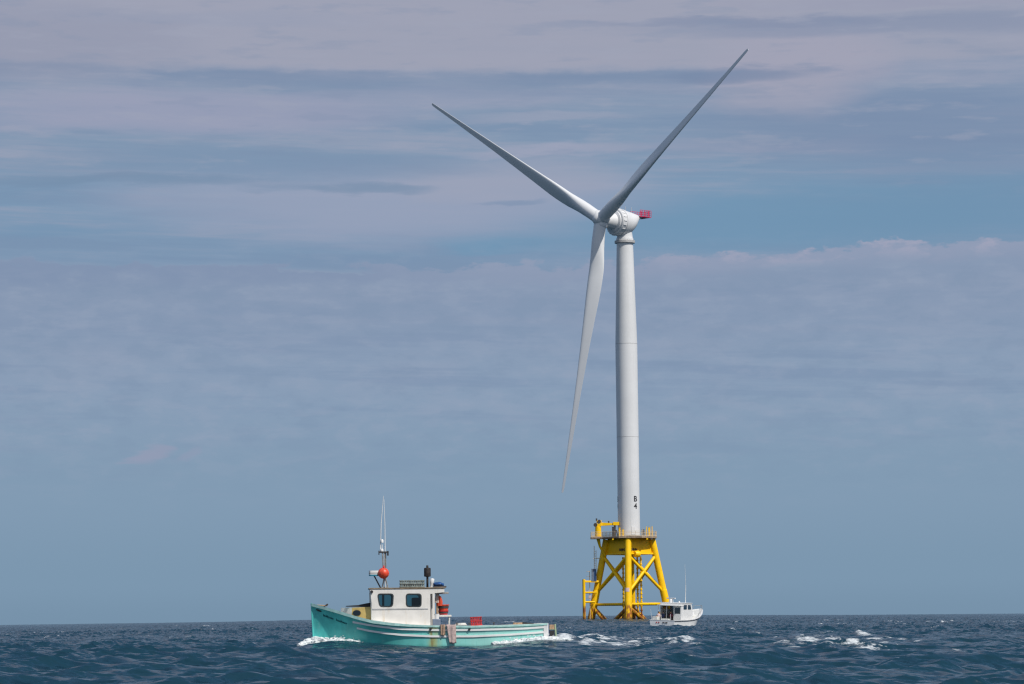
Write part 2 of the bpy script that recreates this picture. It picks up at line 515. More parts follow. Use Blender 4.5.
def text_mesh(ch, size):
    cu = bpy.data.curves.new('lettering', 'FONT')
    cu.body = ch; cu.size = size; cu.align_x = 'CENTER'; cu.align_y = 'CENTER'
    cu.resolution_u = 3; cu.offset = 0.025 * size
    ob = bpy.data.objects.new('lettering', cu)
    COL.objects.link(ob)
    dg = bpy.context.evaluated_depsgraph_get()
    me = bpy.data.meshes.new_from_object(ob.evaluated_get(dg))
    bm = bmesh.new(); bm.from_mesh(me); bmesh.ops.triangulate(bm, faces=bm.faces)
    for _ in range(3):
        bmesh.ops.subdivide_edges(bm, edges=[e for e in bm.edges if e.calc_length() > size * .08], cuts=1)
        bmesh.ops.triangulate(bm, faces=bm.faces)
    bm.to_mesh(me); bm.free()
    vs = [v.co.copy() for v in me.vertices]; fs = [list(p.vertices) for p in me.polygons]
    bpy.data.objects.remove(ob); bpy.data.curves.remove(cu); bpy.data.meshes.remove(me)
    return vs, fs

# ------------------------------------------------------------------ where the big things stand
TX, TY = 30.41, 795.0             # turbine axis
LB_Y = 3000 / 19.4                # lobster boat distance
LB_LOC = Vector((at(430, 600, LB_Y).x, LB_Y, 0.0))
LB_RZ = R(4.0)
SB_Y = 3000 / 7.0
SB_PHI = R(62)
SB_LOC = Vector((at(661.8, 620, SB_Y - 1).x, SB_Y - 1, 0.0))

def LX(px): return (px - 430) / 19.4
def LZ(px, py): return (624.2 - 0.01113 * px + 29.1 - py) / 19.4

# ------------------------------------------------------------------ the sea
def ground(px, py, z=0.15):
    d = fw + rt * ((px - 512) / FPX) + up * ((342 - py) / FPX)
    t = (z - CAM_H) / d.z
    return d.x * t, d.y * t

def build_sea():
    # one sheet: rings around the viewer's neighbourhood, spacing growing with distance
    rr = list(np.linspace(1.0, 34.0, 40))
    while rr[-1] < 9000:
        d = rr[-1]
        rr.append(d + max(0.17, 0.0027 * d))
    rr += [12000, 16000, 22000, 30000]
    rr = np.array(rr)
    dense = np.linspace(-12.5, 12.5, 720)
    coarse = np.concatenate([[], 12.5 + np.cumsum(np.linspace(0.08, 7.0, 48))])
    coarse = coarse[coarse < 176]
    azd = np.concatenate([-coarse[::-1], dense, coarse])
    azr = np.radians(azd)
    nr, na = len(rr), len(azr)
    RR = rr[:, None].astype(np.float32); AZ = azr[None, :].astype(np.float32)
    X = RR * np.sin(AZ); Y = RR * np.cos(AZ)
    Z = np.zeros_like(X); DX = np.zeros_like(X); DY = np.zeros_like(X)
    spacing = np.maximum(np.gradient(rr), rr * np.radians(25 / 720))
    main = math.radians(-62)                      # waves run toward lower right
    lam = np.exp(RNG.uniform(math.log(0.5), math.log(12.0), 150))
    side = 1.0 - 0.55 * sstep(np.radians(13), np.radians(40), np.abs(azr))[None, :]
    grp = np.float32(0.8) + 0.35 * np.sin(X / 23 + 0.7 * np.sin(Y / 31)) * np.sin(Y / 47 + 1.3)
    for l in lam:
        k = 2 * math.pi / l
        th = main + RNG.normal(0, 0.62)
        ka = 0.040 * (1.05 if l < 2.5 else (2.5 / l) ** 0.72)
        a = ka / k
        ph = RNG.uniform(0, 6.283)
        w = np.maximum(sstep(2.0, 3.6, l / spacing), 0.9 * sstep(0.3, 0.8, l / spacing) * sstep(120, 320, rr))
        idx = np.where(w > 0.001)[0]
        if len(idx) == 0: continue
        i1 = idx[-1] + 1
        c, s = math.cos(th), math.sin(th)
        A = (w[:i1, None] * a).astype(np.float32) * grp[:i1] * side
        P = (k * c) * X[:i1] + (k * s) * Y[:i1] + np.float32(ph)
        Z[:i1] += A * np.cos(P)
        S = A * np.sin(P) * np.float32(1.12)
        DX[:i1] -= c * S; DY[:i1] -= s * S
    # low hump shaped into the far sea to curve the horizon, falling either side
    pxs = 512 + np.tan(AZ) * FPX
    off = np.interp(pxs, [-200, 0, 140, 300, 460, 580, 700, 840, 1024, 1200], [-4.5, -2, -0.8, 1.1, 2.6, 2.1, 1.6, 0.2, -1.8, -4.0]).astype(np.float32)
    SW = off * np.minimum(RR, 9000) / 3000.0 * sstep(150, 650, RR)
    Z += (RNG.normal(0, 1, X.shape) * np.interp(RR, [0, 130, 400, 1500, 5000, 9000], [0, 0, .05, .14, .30, .4]) * side).astype(np.float32)
    foam = np.zeros_like(X)
    lift = np.zeros_like(X)
    def blob(cx, cy, ra, rb, st, lf, ang=0.0):
        m = (np.abs(X - cx) < 3 * max(ra, rb)) & (np.abs(Y - cy) < 3 * max(ra, rb))
        if not m.any(): return
        dx = X[m] - cx; dy = Y[m] - cy
        c, s = math.cos(ang), math.sin(ang)
        u = (dx * c + dy * s) / ra; v = (-dx * s + dy * c) / rb
        v = v + 0.5 * np.sin(u * 2.1 + cx) * 0.6
        e = np.exp(-(u * u + v * v)) * (0.80 + 0.25 * np.sin(dx * 2.7 + dy + cx) * np.sin(dx * 1.1 - dy * 0.8))
        foam[m] = np.maximum(foam[m], st * e)
        lift[m] = np.maximum(lift[m], lf * 0.8 * np.exp(-(u * u * 0.6 + v * v)))
    caps = [(800, 640, 28, 3.5, 1.0, .26), (823, 645.5, 14, 1.6, 1.3, .22), (850, 643.5, 20, 1.4, 1.2, .22), (826, 632.5, 14, 4, 1.1, .34), (840, 634, 9, 3, .75, .2),
            (866, 632.5, 9, 4, 1.2, .34), (878, 636.5, 16, 2.5, 1.15, .25), (846, 643, 12, 1.8, .85, .2), (872, 643.6, 14, 1.6, 1.2, .2), (902, 636, 14, 2, .9, .15), (783, 640.5, 12, 2, 1.15, .2), (800, 634.5, 12, 3, .95, .2), (812, 642.5, 20, 1.4, 1.1, .18), (888, 640.5, 12, 1.6, .95, .15), (836, 638, 16, 2, .95, .2),
            (757, 631.5, 7, 4, 1.0, .25), (748, 645, 7, 1.6, .7, .1), (915, 638, 10, 2.5, .55, .1), (958, 644, 10, 1.5, .75, .08),
            (586, 638.5, 34, 3.5, 1.35, .42), (562, 640, 20, 3, 1.35, .35), (612, 637.5, 22, 3.5, 1.2, .34), (642, 637, 18, 3, 1.1, .28),
            (683, 638.5, 20, 3, 1.3, .36), (640, 630, 10, 5, .6, .1), (628, 625, 5, 5, .9, .2), (612, 628.5, 5, 5, .9, .2),
            (22, 634, 8, 3, .9, .1), (12, 635, 6, 3, .8, .1), (40, 630.5, 5, 5, .9, .2), (62, 630, 5, 5, .9, .2), (58, 634, 7, 4, .6, .1),
            (122, 627.5, 5, 8, .9, .3), (177, 625.2, 3, 8, 1.0, .3), (206, 625.8, 4, 8, 1.0, .3), (230, 624.8, 3, 8, .8, .3),
            (760, 620, 3, 10, .8, .3), (735, 622.5, 3, 10, .8, .3), (826, 620.3, 4, 12, 1.0, .4), (838, 620.3, 4, 12, .8, .4),
            (893, 621, 7, 12, 1.0, .4), (942, 621.5, 5, 12, 1.0, .4), (1010, 619.5, 4, 15, .8, .4), (484, 620.2, 4, 12, .9, .4),
            (500, 622, 4, 8, .7, .2), (508, 624, 8, 6, 1.0, .3), (75, 642, 6, 1.8, .5, .05), (560, 655, 8, 1.4, .55, .05), (240, 640, 6, 1.6, .5, .05),
            (690, 655, 9, 1.5, .5, .04), (930, 652, 9, 1.5, .5, .04), (985, 665, 9, 1.2, .5, .03), (150, 652, 9, 1.4, .5, .03)]
    rc = random.Random(21)
    for k in range(46):      # torn pieces of the breaking crest on the right
        caps.append((836 + rc.gauss(0, 34), 639.5 + rc.gauss(0, 3.2), rc.uniform(3, 10), rc.uniform(.8, 2.2), rc.uniform(.75, 1.25), rc.uniform(.05, .2)))
    for k in range(60):      # churned wake between the two boats
        px = 545 + 165 * rc.random() ** 1.25
        caps.append((px, 638.6 - (px - 545) * .006 + rc.gauss(0, 2.0), rc.uniform(4, 12), rc.uniform(.9, 2.4), rc.uniform(.8, 1.3), rc.uniform(.1, .28)))
    for k in range(44):
        px = rc.uniform(546, 622)
        caps.append((px, 638.4 + rc.gauss(0, 1.3), rc.uniform(5, 12), rc.uniform(.9, 1.8), rc.uniform(1.0, 1.4), rc.uniform(.15, .3)))
    for k in range(46):      # flecks of white far out
        px = rc.uniform(-40, 1064)
        py = 626.2 - .0111 * px + rc.uniform(1.5, 13) ** 1.0
        caps.append((px, py, rc.uniform(1.2, 4.0), rc.uniform(4, 10), rc.uniform(.7, 1.1), rc.uniform(.1, .3)))
    for k in range(26):      # small broken crests nearer by
        px = rc.uniform(-40, 1064)
        caps.append((px, rc.uniform(640, 672), rc.uniform(2, 7), rc.uniform(.5, 1.2), rc.uniform(.45, .8), .03))
    for px, py, hw, dep, st, lf in caps:
        cx, cy = ground(px, py, 0.3)
        if cy < 0 or cy > 6000: continue
        blob(cx, cy, hw * cy / 3000, dep, st, lf, random.uniform(-0.15, 0.25))
    # sparse natural whitecaps where crests stand highest
    blob(TX, TY - 20, 60, 90, 0.0, 0.45)
    for ax_, ay_ in ((-.9, -10.6), (10.4, -.9), (.9, 10.2), (-10.4, .9), (-12.2, 0)):
        blob(TX + ax_, TY + ay_ - 1.2, 2.4, 2.6, .85, .05)
    blob(SB_LOC.x - 2.5, SB_LOC.y - 2.0, 3.0, 3.0, .9, .05); blob(SB_LOC.x + 3.5, SB_LOC.y + 3.0, 2.2, 4.0, .85, .05)
    near = RR < 700
    foam += np.where(near & (RR > 110), sstep(0.40, 0.52, Z) * 0.42, 0)
    Z += lift
    # water pushed up and dragged along by the turquoise boat
    c, s = math.cos(-LB_RZ), math.sin(-LB_RZ)
    bx = (X - LB_LOC.x) * c - (Y - LB_LOC.y) * s
    by = (X - LB_LOC.x) * s + (Y - LB_LOC.y) * c
    prof = np.interp(bx, [-9, -7, -6.2, -5.2, -4.4, -2.6, 0, 2.6, 3.9, 5.6, 7.5, 11, 15],
                     [0, .1, .34, .44, .42, .28, .13, .18, .26, .42, .30, .12, 0]).astype(np.float32)
    near_b = np.exp(-np.maximum(0, np.abs(by) - 2.4) ** 2 / 7.0) * sstep(-10, -6.5, bx) * (1 - sstep(7, 13, bx))
    front = sstep(-60, -8, by) * (1 - sstep(0.0, 4.0, by)) * sstep(-9, -6, bx) * (1 - sstep(6, 10, bx))
    Z = Z * (1 - 0.45 * front)
    Z = Z * (1 - 0.75 * near_b) + prof * near_b
    hullw = 1.85 * np.clip(1 - np.clip(1 - (bx + 6.08) / 5.0, 0, 1.1) ** 2.2, 0, 1)
    side_d = np.abs(by) - hullw
    fb = np.exp(-((side_d - 0.25) / 0.75) ** 2)
    foam = np.maximum(foam, fb * (sstep(-7.2, -6.0, bx) * (1 - sstep(-5.2, -3.6, bx))) * 1.15)
    foam = np.maximum(foam, fb * (sstep(2.6, 4.6, bx) * (1 - sstep(6.2, 7.4, bx))) * 1.1)
    foam = np.maximum(foam, np.exp(-(by / 1.5) ** 2) * sstep(5.6, 6.2, bx) * (1 - sstep(8.5, 15, bx)) * 1.0)
    # ruffle at the second boat's stern and around it
    c2, s2 = math.cos(-SB_PHI), math.sin(-SB_PHI)
    qx = (X - SB_LOC.x) * c2 - (Y - SB_LOC.y) * s2
    qy = (X - SB_LOC.x) * s2 + (Y - SB_LOC.y) * c2
    inb = np.exp(-(np.maximum(0, np.abs(qy) - 2) ** 2) / 6) * sstep(-4, -1, qx) * (1 - sstep(12, 15, qx))
    Z = Z * (1 - 0.85 * inb) - 0.22 * inb
    Z += SW
    verts = np.stack([X + DX * (1 - 0.8 * near_b), Y + DY * (1 - 0.8 * near_b), Z], -1).reshape(-1, 3)
    i = np.arange(nr - 1)[:, None] * na; j = np.arange(na - 1)[None, :]
    q = np.stack([i + j, i + j + na, i + j + na + 1, i + j + 1], -1).reshape(-1, 4)
    # close the full circle behind
    ii = np.arange(nr - 1) * na
    q2 = np.stack([ii + na - 1, ii + 2 * na - 1, ii + na, ii], -1)
    q = np.concatenate([q, q2])[:, ::-1]
    me = bpy.data.meshes.new('sea_water')
    me.vertices.add(len(verts)); me.vertices.foreach_set('co', verts.astype(np.float32).ravel())
    me.loops.add(q.size); me.loops.foreach_set('vertex_index', q.astype(np.int32).ravel())
    me.polygons.add(len(q)); me.polygons.foreach_set('loop_start', (np.arange(len(q)) * 4).astype(np.int32))
    me.update(calc_edges=True)
    me.polygons.foreach_set('use_smooth', np.ones(len(q), bool))
    at_ = me.attributes.new('foam', 'FLOAT', 'POINT')
    at_.data.foreach_set('value', np.clip(foam, 0, 1.3).astype(np.float32).ravel())
    if me.polygons[0].normal.z < 0: me.flip_normals()
    o = bpy.data.objects.new('sea_water', me); COL.objects.link(o)
    tag(o, kind='structure')
    # material
    m = bpy.data.materials.new('sea_water'); m.use_nodes = True
    nt = m.node_tree; g = G(nt); b = nt.nodes['Principled BSDF']
    geo = g.node('ShaderNodeNewGeometry').outputs['Position']
    n_big = g.noise(geo, 0.02, 3, 0.5)
    wc = g.mix(n_big, (0.006, 0.027, 0.048), (0.010, 0.042, 0.064))
    nt.links.new(wc, b.inputs['Base Color'])
    b.inputs['Roughness'].default_value = 0.16
    b.inputs['IOR'].default_value = 1.333
    b.inputs['Specular IOR Level'].default_value = 0.15
    # ripples too small for the mesh: the surface slope is disturbed by two noises fixed in the world
    def slope(scale, stretch, k, det):
        tn = g.node('ShaderNodeTexNoise'); tn.inputs['Scale'].default_value = 1.0; tn.inputs['Detail'].default_value = det; tn.inputs['Roughness'].default_value = 0.6
        sx = g.node('ShaderNodeSeparateXYZ'); nt.links.new(geo, sx.inputs[0])
        nt.links.new(g.vec(g.mul(sx.outputs[0], scale * stretch), g.mul(sx.outputs[1], scale), 0.0), tn.inputs['Vector'])
        so_ = g.node('ShaderNodeVectorMath', operation='SUBTRACT'); nt.links.new(tn.outputs['Color'], so_.inputs[0]); so_.inputs[1].default_value = (.5, .5, .5)
        mo = g.node('ShaderNodeVectorMath', operation='MULTIPLY'); nt.links.new(so_.outputs[0], mo.inputs[0]); mo.inputs[1].default_value = (k * 0.7, k, 0)
        return mo.outputs[0]
    va = g.node('ShaderNodeVectorMath', operation='ADD'); nt.links.new(slope(1.3, 0.5, 1.9, 6), va.inputs[0]); nt.links.new(slope(3.4, 0.6, 2.7, 5), va.inputs[1])
    vb = g.node('ShaderNodeVectorMath', operation='ADD'); nt.links.new(va.outputs[0], vb.inputs[0]); nt.links.new(g.node('ShaderNodeNewGeometry').outputs['Normal'], vb.inputs[1])
    vn = g.node('ShaderNodeVectorMath', operation='NORMALIZE'); nt.links.new(vb.outputs[0], vn.inputs[0]); nt.links.new(vn.outputs[0], b.inputs['Normal'])
    fm = g.node('ShaderNodeBsdfPrincipled')
    fm.inputs['Base Color'].default_value = (0.64, 0.68, 0.70, 1); fm.inputs['Roughness'].default_value = 0.9
    fbn = g.node('ShaderNodeBump'); fbn.inputs['Strength'].default_value = 0.6; fbn.inputs['Distance'].default_value = 0.3
    nt.links.new(g.noise(geo, 2.5, 5, 0.65), fbn.inputs['Height']); nt.links.new(fbn.outputs[0], fm.inputs['Normal'])
    att = g.node('ShaderNodeAttribute', attribute_name='foam').outputs['Fac']
    sg = g.node('ShaderNodeSeparateXYZ'); nt.links.new(geo, sg.inputs[0])
    str_ = g.noise(g.vec(g.mul(sg.outputs[0], 1.3), g.mul(sg.outputs[1], 1.6), g.mul(sg.outputs[2], 5.0)), 1.0, 7, 0.72)
    br = g.add(g.step(str_, 0.30, 0.68, 0.0, 0.85), g.mul(g.step(g.noise(geo, 5.5, 5, 0.7), 0.3, 0.7), 0.55))
    fac = g.mul(g.step(g.sub(att, br), -0.22, 0.42), 0.85)
    fac = g.mul(fac, g.step(att, 0.08, 0.3))
    mx = g.node('ShaderNodeMixShader')
    nt.links.new(fac, mx.inputs[0]); nt.links.new(b.outputs[0], mx.inputs[1]); nt.links.new(fm.outputs[0], mx.inputs[2])
    nt.links.new(mx.outputs[0], nt.nodes['Material Output'].inputs['Surface'])
    me.materials.append(m)

build_sea()

# ------------------------------------------------------------------ wind turbine
def build_turbine():
    t = thing('wind_turbine', 'tall white three-bladed offshore wind turbine on the yellow steel jacket', 'wind turbine', (TX, TY, 22.9))
    def L(p): return Vector(p) - Vector((TX, TY, 22.9))
    zt = 101.4 - 22.9
    tb = MB()
    prof = [(2.92, 0.0), (2.92, 0.6), (2.92, 30), (2.92, 51.0), (2.72, 58.0), (2.48, 67.0), (2.20, zt - 0.9), (2.20, zt - 0.6), (2.2, zt)]
    tb.lathe(prof, 48)
    tower = tb.build('tower', MT['turb'], t)
    for z in (26.2, 51.0):
        fl = MB(); fl.lathe([(2.925, z - 0.06), (2.945, z - 0.05), (2.945, z + 0.05), (2.925, z + 0.06)], 48)
        fl.build('flange', MT['seam'], tower)
    fl = MB(); fl.lathe([(2.24, zt - 0.62), (2.72, zt - 0.5), (2.74, zt + 0.15), (2.26, zt + 0.3)], 40)
    fl.build('flange', MT['seam'], tower)
    # the tower number, three times around
    for base in (36, 156, -84):
        for ch, z in (('B', 9.65), ('4', 7.75)):
            vs, fs = text_mesh(ch, 2.05)
            w = MB()
            pts = []
            for v in vs:
                th = R(base - 90) + v.x * 1.0 / 2.93
                pts.append((2.95 * math.cos(th), 2.95 * math.sin(th), z + v.y))
            w.add(pts, fs).build('tower_number', MT['mark'], tower)
    dr = MB(); dr.box(-0.5, 0.5, -0.06, 0.1, 0.3, 2.5, 0)
    a = R(20)
    d = dr.build('door', MT['turb'], tower, 0.03); d.location = (2.9 * math.sin(a) , -2.9 * math.cos(a), 0); d.rotation_euler = (0, 0, a)
    # rotor frame
    ps, ta, th0 = R(50.073), R(2.675), R(151.882)
    ax = Vector((-math.sin(ps) * math.cos(ta), -math.cos(ps) * math.cos(ta), math.sin(ta)))
    e1 = ax.cross(Vector((0, 0, 1))).normalized(); e2 = e1.cross(ax)
    Hc = L((TX, TY, 106.261)) + ax * 8.484
    def axM(s, lift=0.0):       # frame at distance s behind the hub, local z pointing upwind
        M = Matrix((e1, e2, ax)).transposed().to_4x4()
        M.translation = Hc - ax * s + e2 * lift
        return M
    # nacelle: generator ring, ribs, tapering tail
    nb = MB()
    prof = [(0.5, -1.2), (1.75, -1.2), (1.85, -2.4), (2.1, -3.7), (2.2, -4.2), (2.9, -4.45), (2.92, -4.75), (3.4, -4.85), (3.6, -5.1), (3.6, -6.2),
            (3.42, -6.25), (3.42, -6.5), (3.6, -6.55), (3.6, -7.0), (3.45, -7.5)]
    rings = []
    n = 40
    for r, s in prof:
        M = axM(-s)
        rings.append([M @ Vector((r * math.cos(2 * math.pi * k / n), r * math.sin(2 * math.pi * k / n), 0)) for k in range(n)])
    for s, ra, rb, lift in ((8.6, 3.3, 3.3, 0.0), (9.8, 3.05, 2.95, 0.2), (10.9, 2.6, 2.35, 0.65), (11.9, 1.9, 1.5, 1.35), (12.8, 1.3, 0.8, 1.95), (14.2, 0.7, 0.4, 2.3)):
        M = axM(s, lift)
        rings.append([M @ Vector((ra * math.cos(2 * math.pi * k / n), rb * math.sin(2 * math.pi * k / n), 0)) for k in range(n)])
    nb.loft(rings)
    nac = nb.build('nacelle', MT['turb'], t)
    for k in range(20):
        rb_ = MB(); a = 2 * math.pi * k / 20
        M = axM(0) @ Matrix.Rotation(a, 4, 'Z')
        rb_.box(3.57, 3.72, -0.1, 0.1, -6.15, -5.15, 0, M)
        rb_.build('generator_rib', MT['turb'], nac)
    yk = MB()
    yk.lathe([(2.3, zt), (2.3, zt + 0.8), (2.15, zt + .9), (2.0, zt + 2.0), (2.0, zt + 3.6)], 36)
    yk.build('yaw_bearing', MT['turb'], nac)
    # helihoist basket at the tail
    hb = MB()
    back = Vector((-ax.x, -ax.y, 0)).normalized(); sd = Vector((-back.y, back.x, 0))
    o0 = Hc - ax * 10.75 + Vector((0, 0, 2.15))
    HM = Matrix((back, sd, Vector((0, 0, 1)))).transposed().to_4x4(); HM.translation = o0
    hb.box(1.7, 5.7, -1.9, 1.9, -0.12, 0.06, 0, HM)
    for u in np.linspace(1.7, 5.7, 6):
        for v in (-1.9, 1.9):
            hb.tube([HM @ Vector((u, v, 0)), HM @ Vector((u, v, 1.7))], 0.06, 6)
    for v in np.linspace(-1.2, 1.2, 4):
        hb.tube([HM @ Vector((5.7, v, 0)), HM @ Vector((5.7, v, 1.7))], 0.05, 6)
    for z in (0.6, 1.15, 1.7):
        hb.tube([HM @ Vector(p + (z,)) for p in ((1.7, -1.9), (5.7, -1.9), (5.7, 1.9), (1.7, 1.9))], 0.055, 6)
    for u in (1.9, 3.2, 4.6):
        hb.box(u, u + 0.3, -1.92, -1.86, 0.1, 1.5, 0, HM)
    hb.build('helihoist_basket', MT['magenta'], nac)
    for u, v, h in ((0.3, 0.6, 2.6), (1.2, -0.8, 2.3)):
        mm = MB(); mm.tube([HM @ Vector((u - 1.6, v, 0.0)), HM @ Vector((u - 1.6, v, h))], 0.06, 6)
        mm.build('weather_mast', MT['seam'], nac)
    # hub
    hbm = MB()
    hbm.lathe([(0.05, 2.35), (0.8, 2.2), (1.5, 1.6), (1.85, 0.8), (1.95, 0.0), (1.95, -0.9), (1.8, -1.25)], 32, axM(0))
    hub = hbm.build('hub', MT['turb'], t)
    # blades
    pitch = R(9)
    for k in range(3):
        th = th0 + k * 2 * math.pi / 3
        rad = e1 * math.cos(th) + e2 * math.sin(th)
        tg = -e1 * math.sin(th) + e2 * math.cos(th)
        bb = MB(); rings = []
        NP = 30
        for r in [0.9, 1.8, 2.6, 4.0, 6.0, 8.5, 11, 13.5, 16, 18.5, 21, 24, 28, 32, 36, 40, 45, 50, 55, 60, 64, 67, 69.5, 71.3, 72.4, 73.0, 73.13]:
            q = r / 73.13
            chord = interp(r, [(0, 3.3), (4, 3.3), (8, 3.6), (13, 4.2), (17, 4.4), (21, 4.2), (28, 3.5), (36, 2.8), (45, 2.15), (55, 1.6), (64, 1.15), (69, .95), (72, .85), (73.13, .6)])
            tc_ = interp(r, [(0, 1.0), (3.5, 1.0), (8, .72), (13, .46), (18, .36), (25, .28), (40, .22), (73.2, .18)])
            tw = R(interp(r, [(0, 16), (12, 15), (20, 10), (35, 5), (55, 1.5), (73.2, -1)])) + pitch
            rnd = 1 - float(sstep(3.0, 14.0, r))
            bend = 9.30 * (0.92 * q + 0.08 * q ** 2.2)
            cdir = tg * math.cos(tw) + ax * math.sin(tw)
            ndir = -tg * math.sin(tw) + ax * math.cos(tw)       # pressure side faces upwind
            cen = Hc + rad * r + ax * bend
            ring = []
            for j in range(NP):
                f = 2 * math.pi * j / NP
                xc = 0.5 * (1 - math.cos(f))                    # 0 = leading edge, 1 = trailing edge
                yt = 5 * tc_ * (0.2969 * math.sqrt(xc) - 0.126 * xc - 0.3516 * xc ** 2 + 0.2843 * xc ** 3 - 0.1036 * xc ** 4)
                sg = 1 if j < NP / 2 else -1
                ya = (yt if sg > 0 else -yt) * (0.8 if sg > 0 else 1.2) - 0.03 * math.sin(math.pi * xc)
                xr, yr = 0.5 - 0.5 * math.cos(f), 0.5 * math.sin(f)
                u = (0.32 - xc) * (1 - rnd) + (0.5 - xr) * rnd
                v = ya * (1 - rnd) + yr * rnd
                ring.append(cen + cdir * (u * chord) + ndir * (v * chord))
            rings.append(ring)
        bb.loft(rings)
        bl = bb.build('blade', MT['blade'], t, angle=60)
        cf = MB()
        M = Matrix((tg, ax, rad)).transposed().to_4x4()
        M.translation = Hc
        cf.lathe([(1.72, 0.6), (1.80, 1.2), (1.80, 2.0), (1.70, 2.15)], 30, M)
        cf.build('blade_collar', MT['seam'] if k == 9 else MT['turb'], bl)
    return t

build_turbine()

# ------------------------------------------------------------------ jacket foundation
def build_jacket():
    t = thing('jacket_foundation', 'yellow four-legged steel jacket foundation with deck and crane under the turbine', 'foundation', (TX, TY, 0))
    rot = R(-5)
    ztop, zdk = 22.0, 22.35
    def hd(z): return 6.05 + (ztop - z) * (10.25 - 6.05) / 20.5
    dirs = [Vector((math.sin(R(a) + rot), -math.cos(R(a) + rot), 0)) for a in (0, 90, 180, 270)]   # front, right, back, left
    def lp(i, z): return dirs[i] * hd(z) + Vector((0, 0, z))
    for i in range(4):
        b = MB()
        b.tube([lp(i, -5), lp(i, 5.6), lp(i, 5.7), lp(i, 8.5), lp(i, 8.6), lp(i, ztop)], [.98, .98, .98, .98, .88, .88], 24)
        leg = b.build('leg', MT['yel'], t)
        if i == 0:
            s = MB(); c0 = lp(0, 8.6); rings = []
            for a in np.linspace(R(205), R(285), 8):
                rings.append([(c0.x + q * math.cos(a), c0.y + q * math.sin(a) + (8.6 - z) * -.2, z) for q, z in ((1.0, 8.15), (1.0, 9.15), (1.04, 9.15), (1.04, 8.15))])
            s.loft(rings); s.build('sign_plate', MT['shirtw'], leg)
    for i in range(4):
        j = (i + 1) % 4
        for a, b_ in ((i, j), (j, i)):
            m = MB(); m.tube([lp(a, 7.9), lp(b_, 17.7)], 0.42, 16); m.build('cross_brace', MT['yel'], t)
        m = MB(); m.tube([lp(i, 4.9), lp(j, 4.9)], 0.36, 14); m.build('horizontal_brace', MT['yel'], t)
        mid = (lp(i, -.8) + lp(j, -.8)) * 0.5
        for a in (i, j):
            m = MB(); m.tube([lp(a, 4.2), mid], 0.52, 14); m.build('lower_brace', MT['yel'], t)
    # transition piece: inclined plate box between the legs, open shelf at the bottom edge
    tp = MB()
    rings = []
    for z, k in ((18.3, 0.93), (18.6, 0.95), (22.15, 0.95)):
        rings.append([lp(i, z) * 1.0 * k + Vector((0, 0, z * (1 - k))) for i in range(4)])
    tp.loft(rings)
    tpo = tp.build('transition_piece', MT['yel'], t)
    st = MB()
    for i in range(4):                                    # stiffener flange along the lower edge
        a = lp(i, 17.3) * 0.97; b_ = lp((i + 1) % 4, 17.3) * 0.97
        a.z = b_.z = 18.15
        st.tube([a, b_], 0.28, 4)
    st.build('edge_flange', MT['yel'], tpo)
    hd_ = MB()
    p = lp(0, 17) * 0.62 + lp(1, 17) * 0.38
    M = Matrix.Translation((p.x - .5, p.y - 0.6, 18.0)) @ Matrix.Rotation(rot + R(45), 4, 'Z')
    hd_.lathe([(0.7, -1.2), (.85, -1.0), (.85, 0.3), (0.6, 0.6)], 16, M @ Matrix.Rotation(R(90), 4, 'Y') @ Matrix.Translation((0, 0, 0.3)))
    hd_.build('cable_hood', MT['yel'], tpo)
    for i, j, fr in ((3, 0, (0.66, 0.74, 0.80, 0.88)), (0, 1, (0.10, 0.17, 0.25, 0.31))):
        mk = MB()
        for f in fr:
            q = lp(i, 19.2) * 0.955 * (1 - f) + lp(j, 19.2) * 0.955 * f
            q.z = 19.2
            dr = (lp(j, 18.2) - lp(i, 18.2)).normalized(); nr = Vector((dr.y, -dr.x, 0))
            for dx, w, h in ((-0.24, 0.13, 0.85), (0.0, 0.30, 0.22), (0.24, 0.13, 0.7)):
                M = Matrix((dr, nr, Vector((0, 0, 1)))).transposed().to_4x4(); M.translation = q + nr * 0.12 + dr * dx
                mk.box(-w / 2, w / 2, -0.02, 0.03, -h / 2, h / 2, 0, M)
        mk.build('plate_marking', MT['mark'], tpo)
    # deck
    dk = MB()
    pts = []
    for k in range(8):
        a = R(22.5 + 45 * k)
        pts.append((7.3 * math.cos(a) / math.cos(R(22.5)) * 0.985, 7.3 * math.sin(a) / math.cos(R(22.5)) * 0.985))
    ext = []
    for p_ in pts:
        ext.append(p_)
        if p_[0] < -6.5 and p_[1] > 0: ext += [(-10.2, 2.4), (-10.2, -2.4)]
    dk.loft([[(x, y, z) for x, y in ext] for z in (22.2, 22.7)])
    deck = dk.build('deck', [MT['grate']], t, 0.03)
    gd = MB()
    for x in (-4.5, 0, 4.5):
        gd.box(x - .2, x + .2, -6.2, 6.2, 21.75, 22.098)
    gd.build('deck_girder', MT['yel'], deck)
    rl = MB()
    n = len(ext)
    for k in range(n):
        a, b_ = Vector((*ext[k], 22.75)), Vector((*ext[(k + 1) % n], 22.75))
        a *= 0.985; b_ *= 0.985; a.z = b_.z = 22.75
        ns = max(1, round((b_ - a).length / 1.5))
        for q in range(ns):
            c = a.lerp(b_, q / ns); rl.tube([c, c + Vector((0, 0, 1.25))], 0.05, 6)
        for z in (0.45, 0.85, 1.25):
            rl.tube([a + Vector((0, 0, z)), b_ + Vector((0, 0, z))], 0.042, 6)
        rl.add([a + Vector((0, 0, .05)), b_ + Vector((0, 0, .05)), b_ + Vector((0, 0, .16)), a + Vector((0, 0, .16))], [(0, 1, 2, 3)])
    rl.build('railing', MT['rail'], deck)
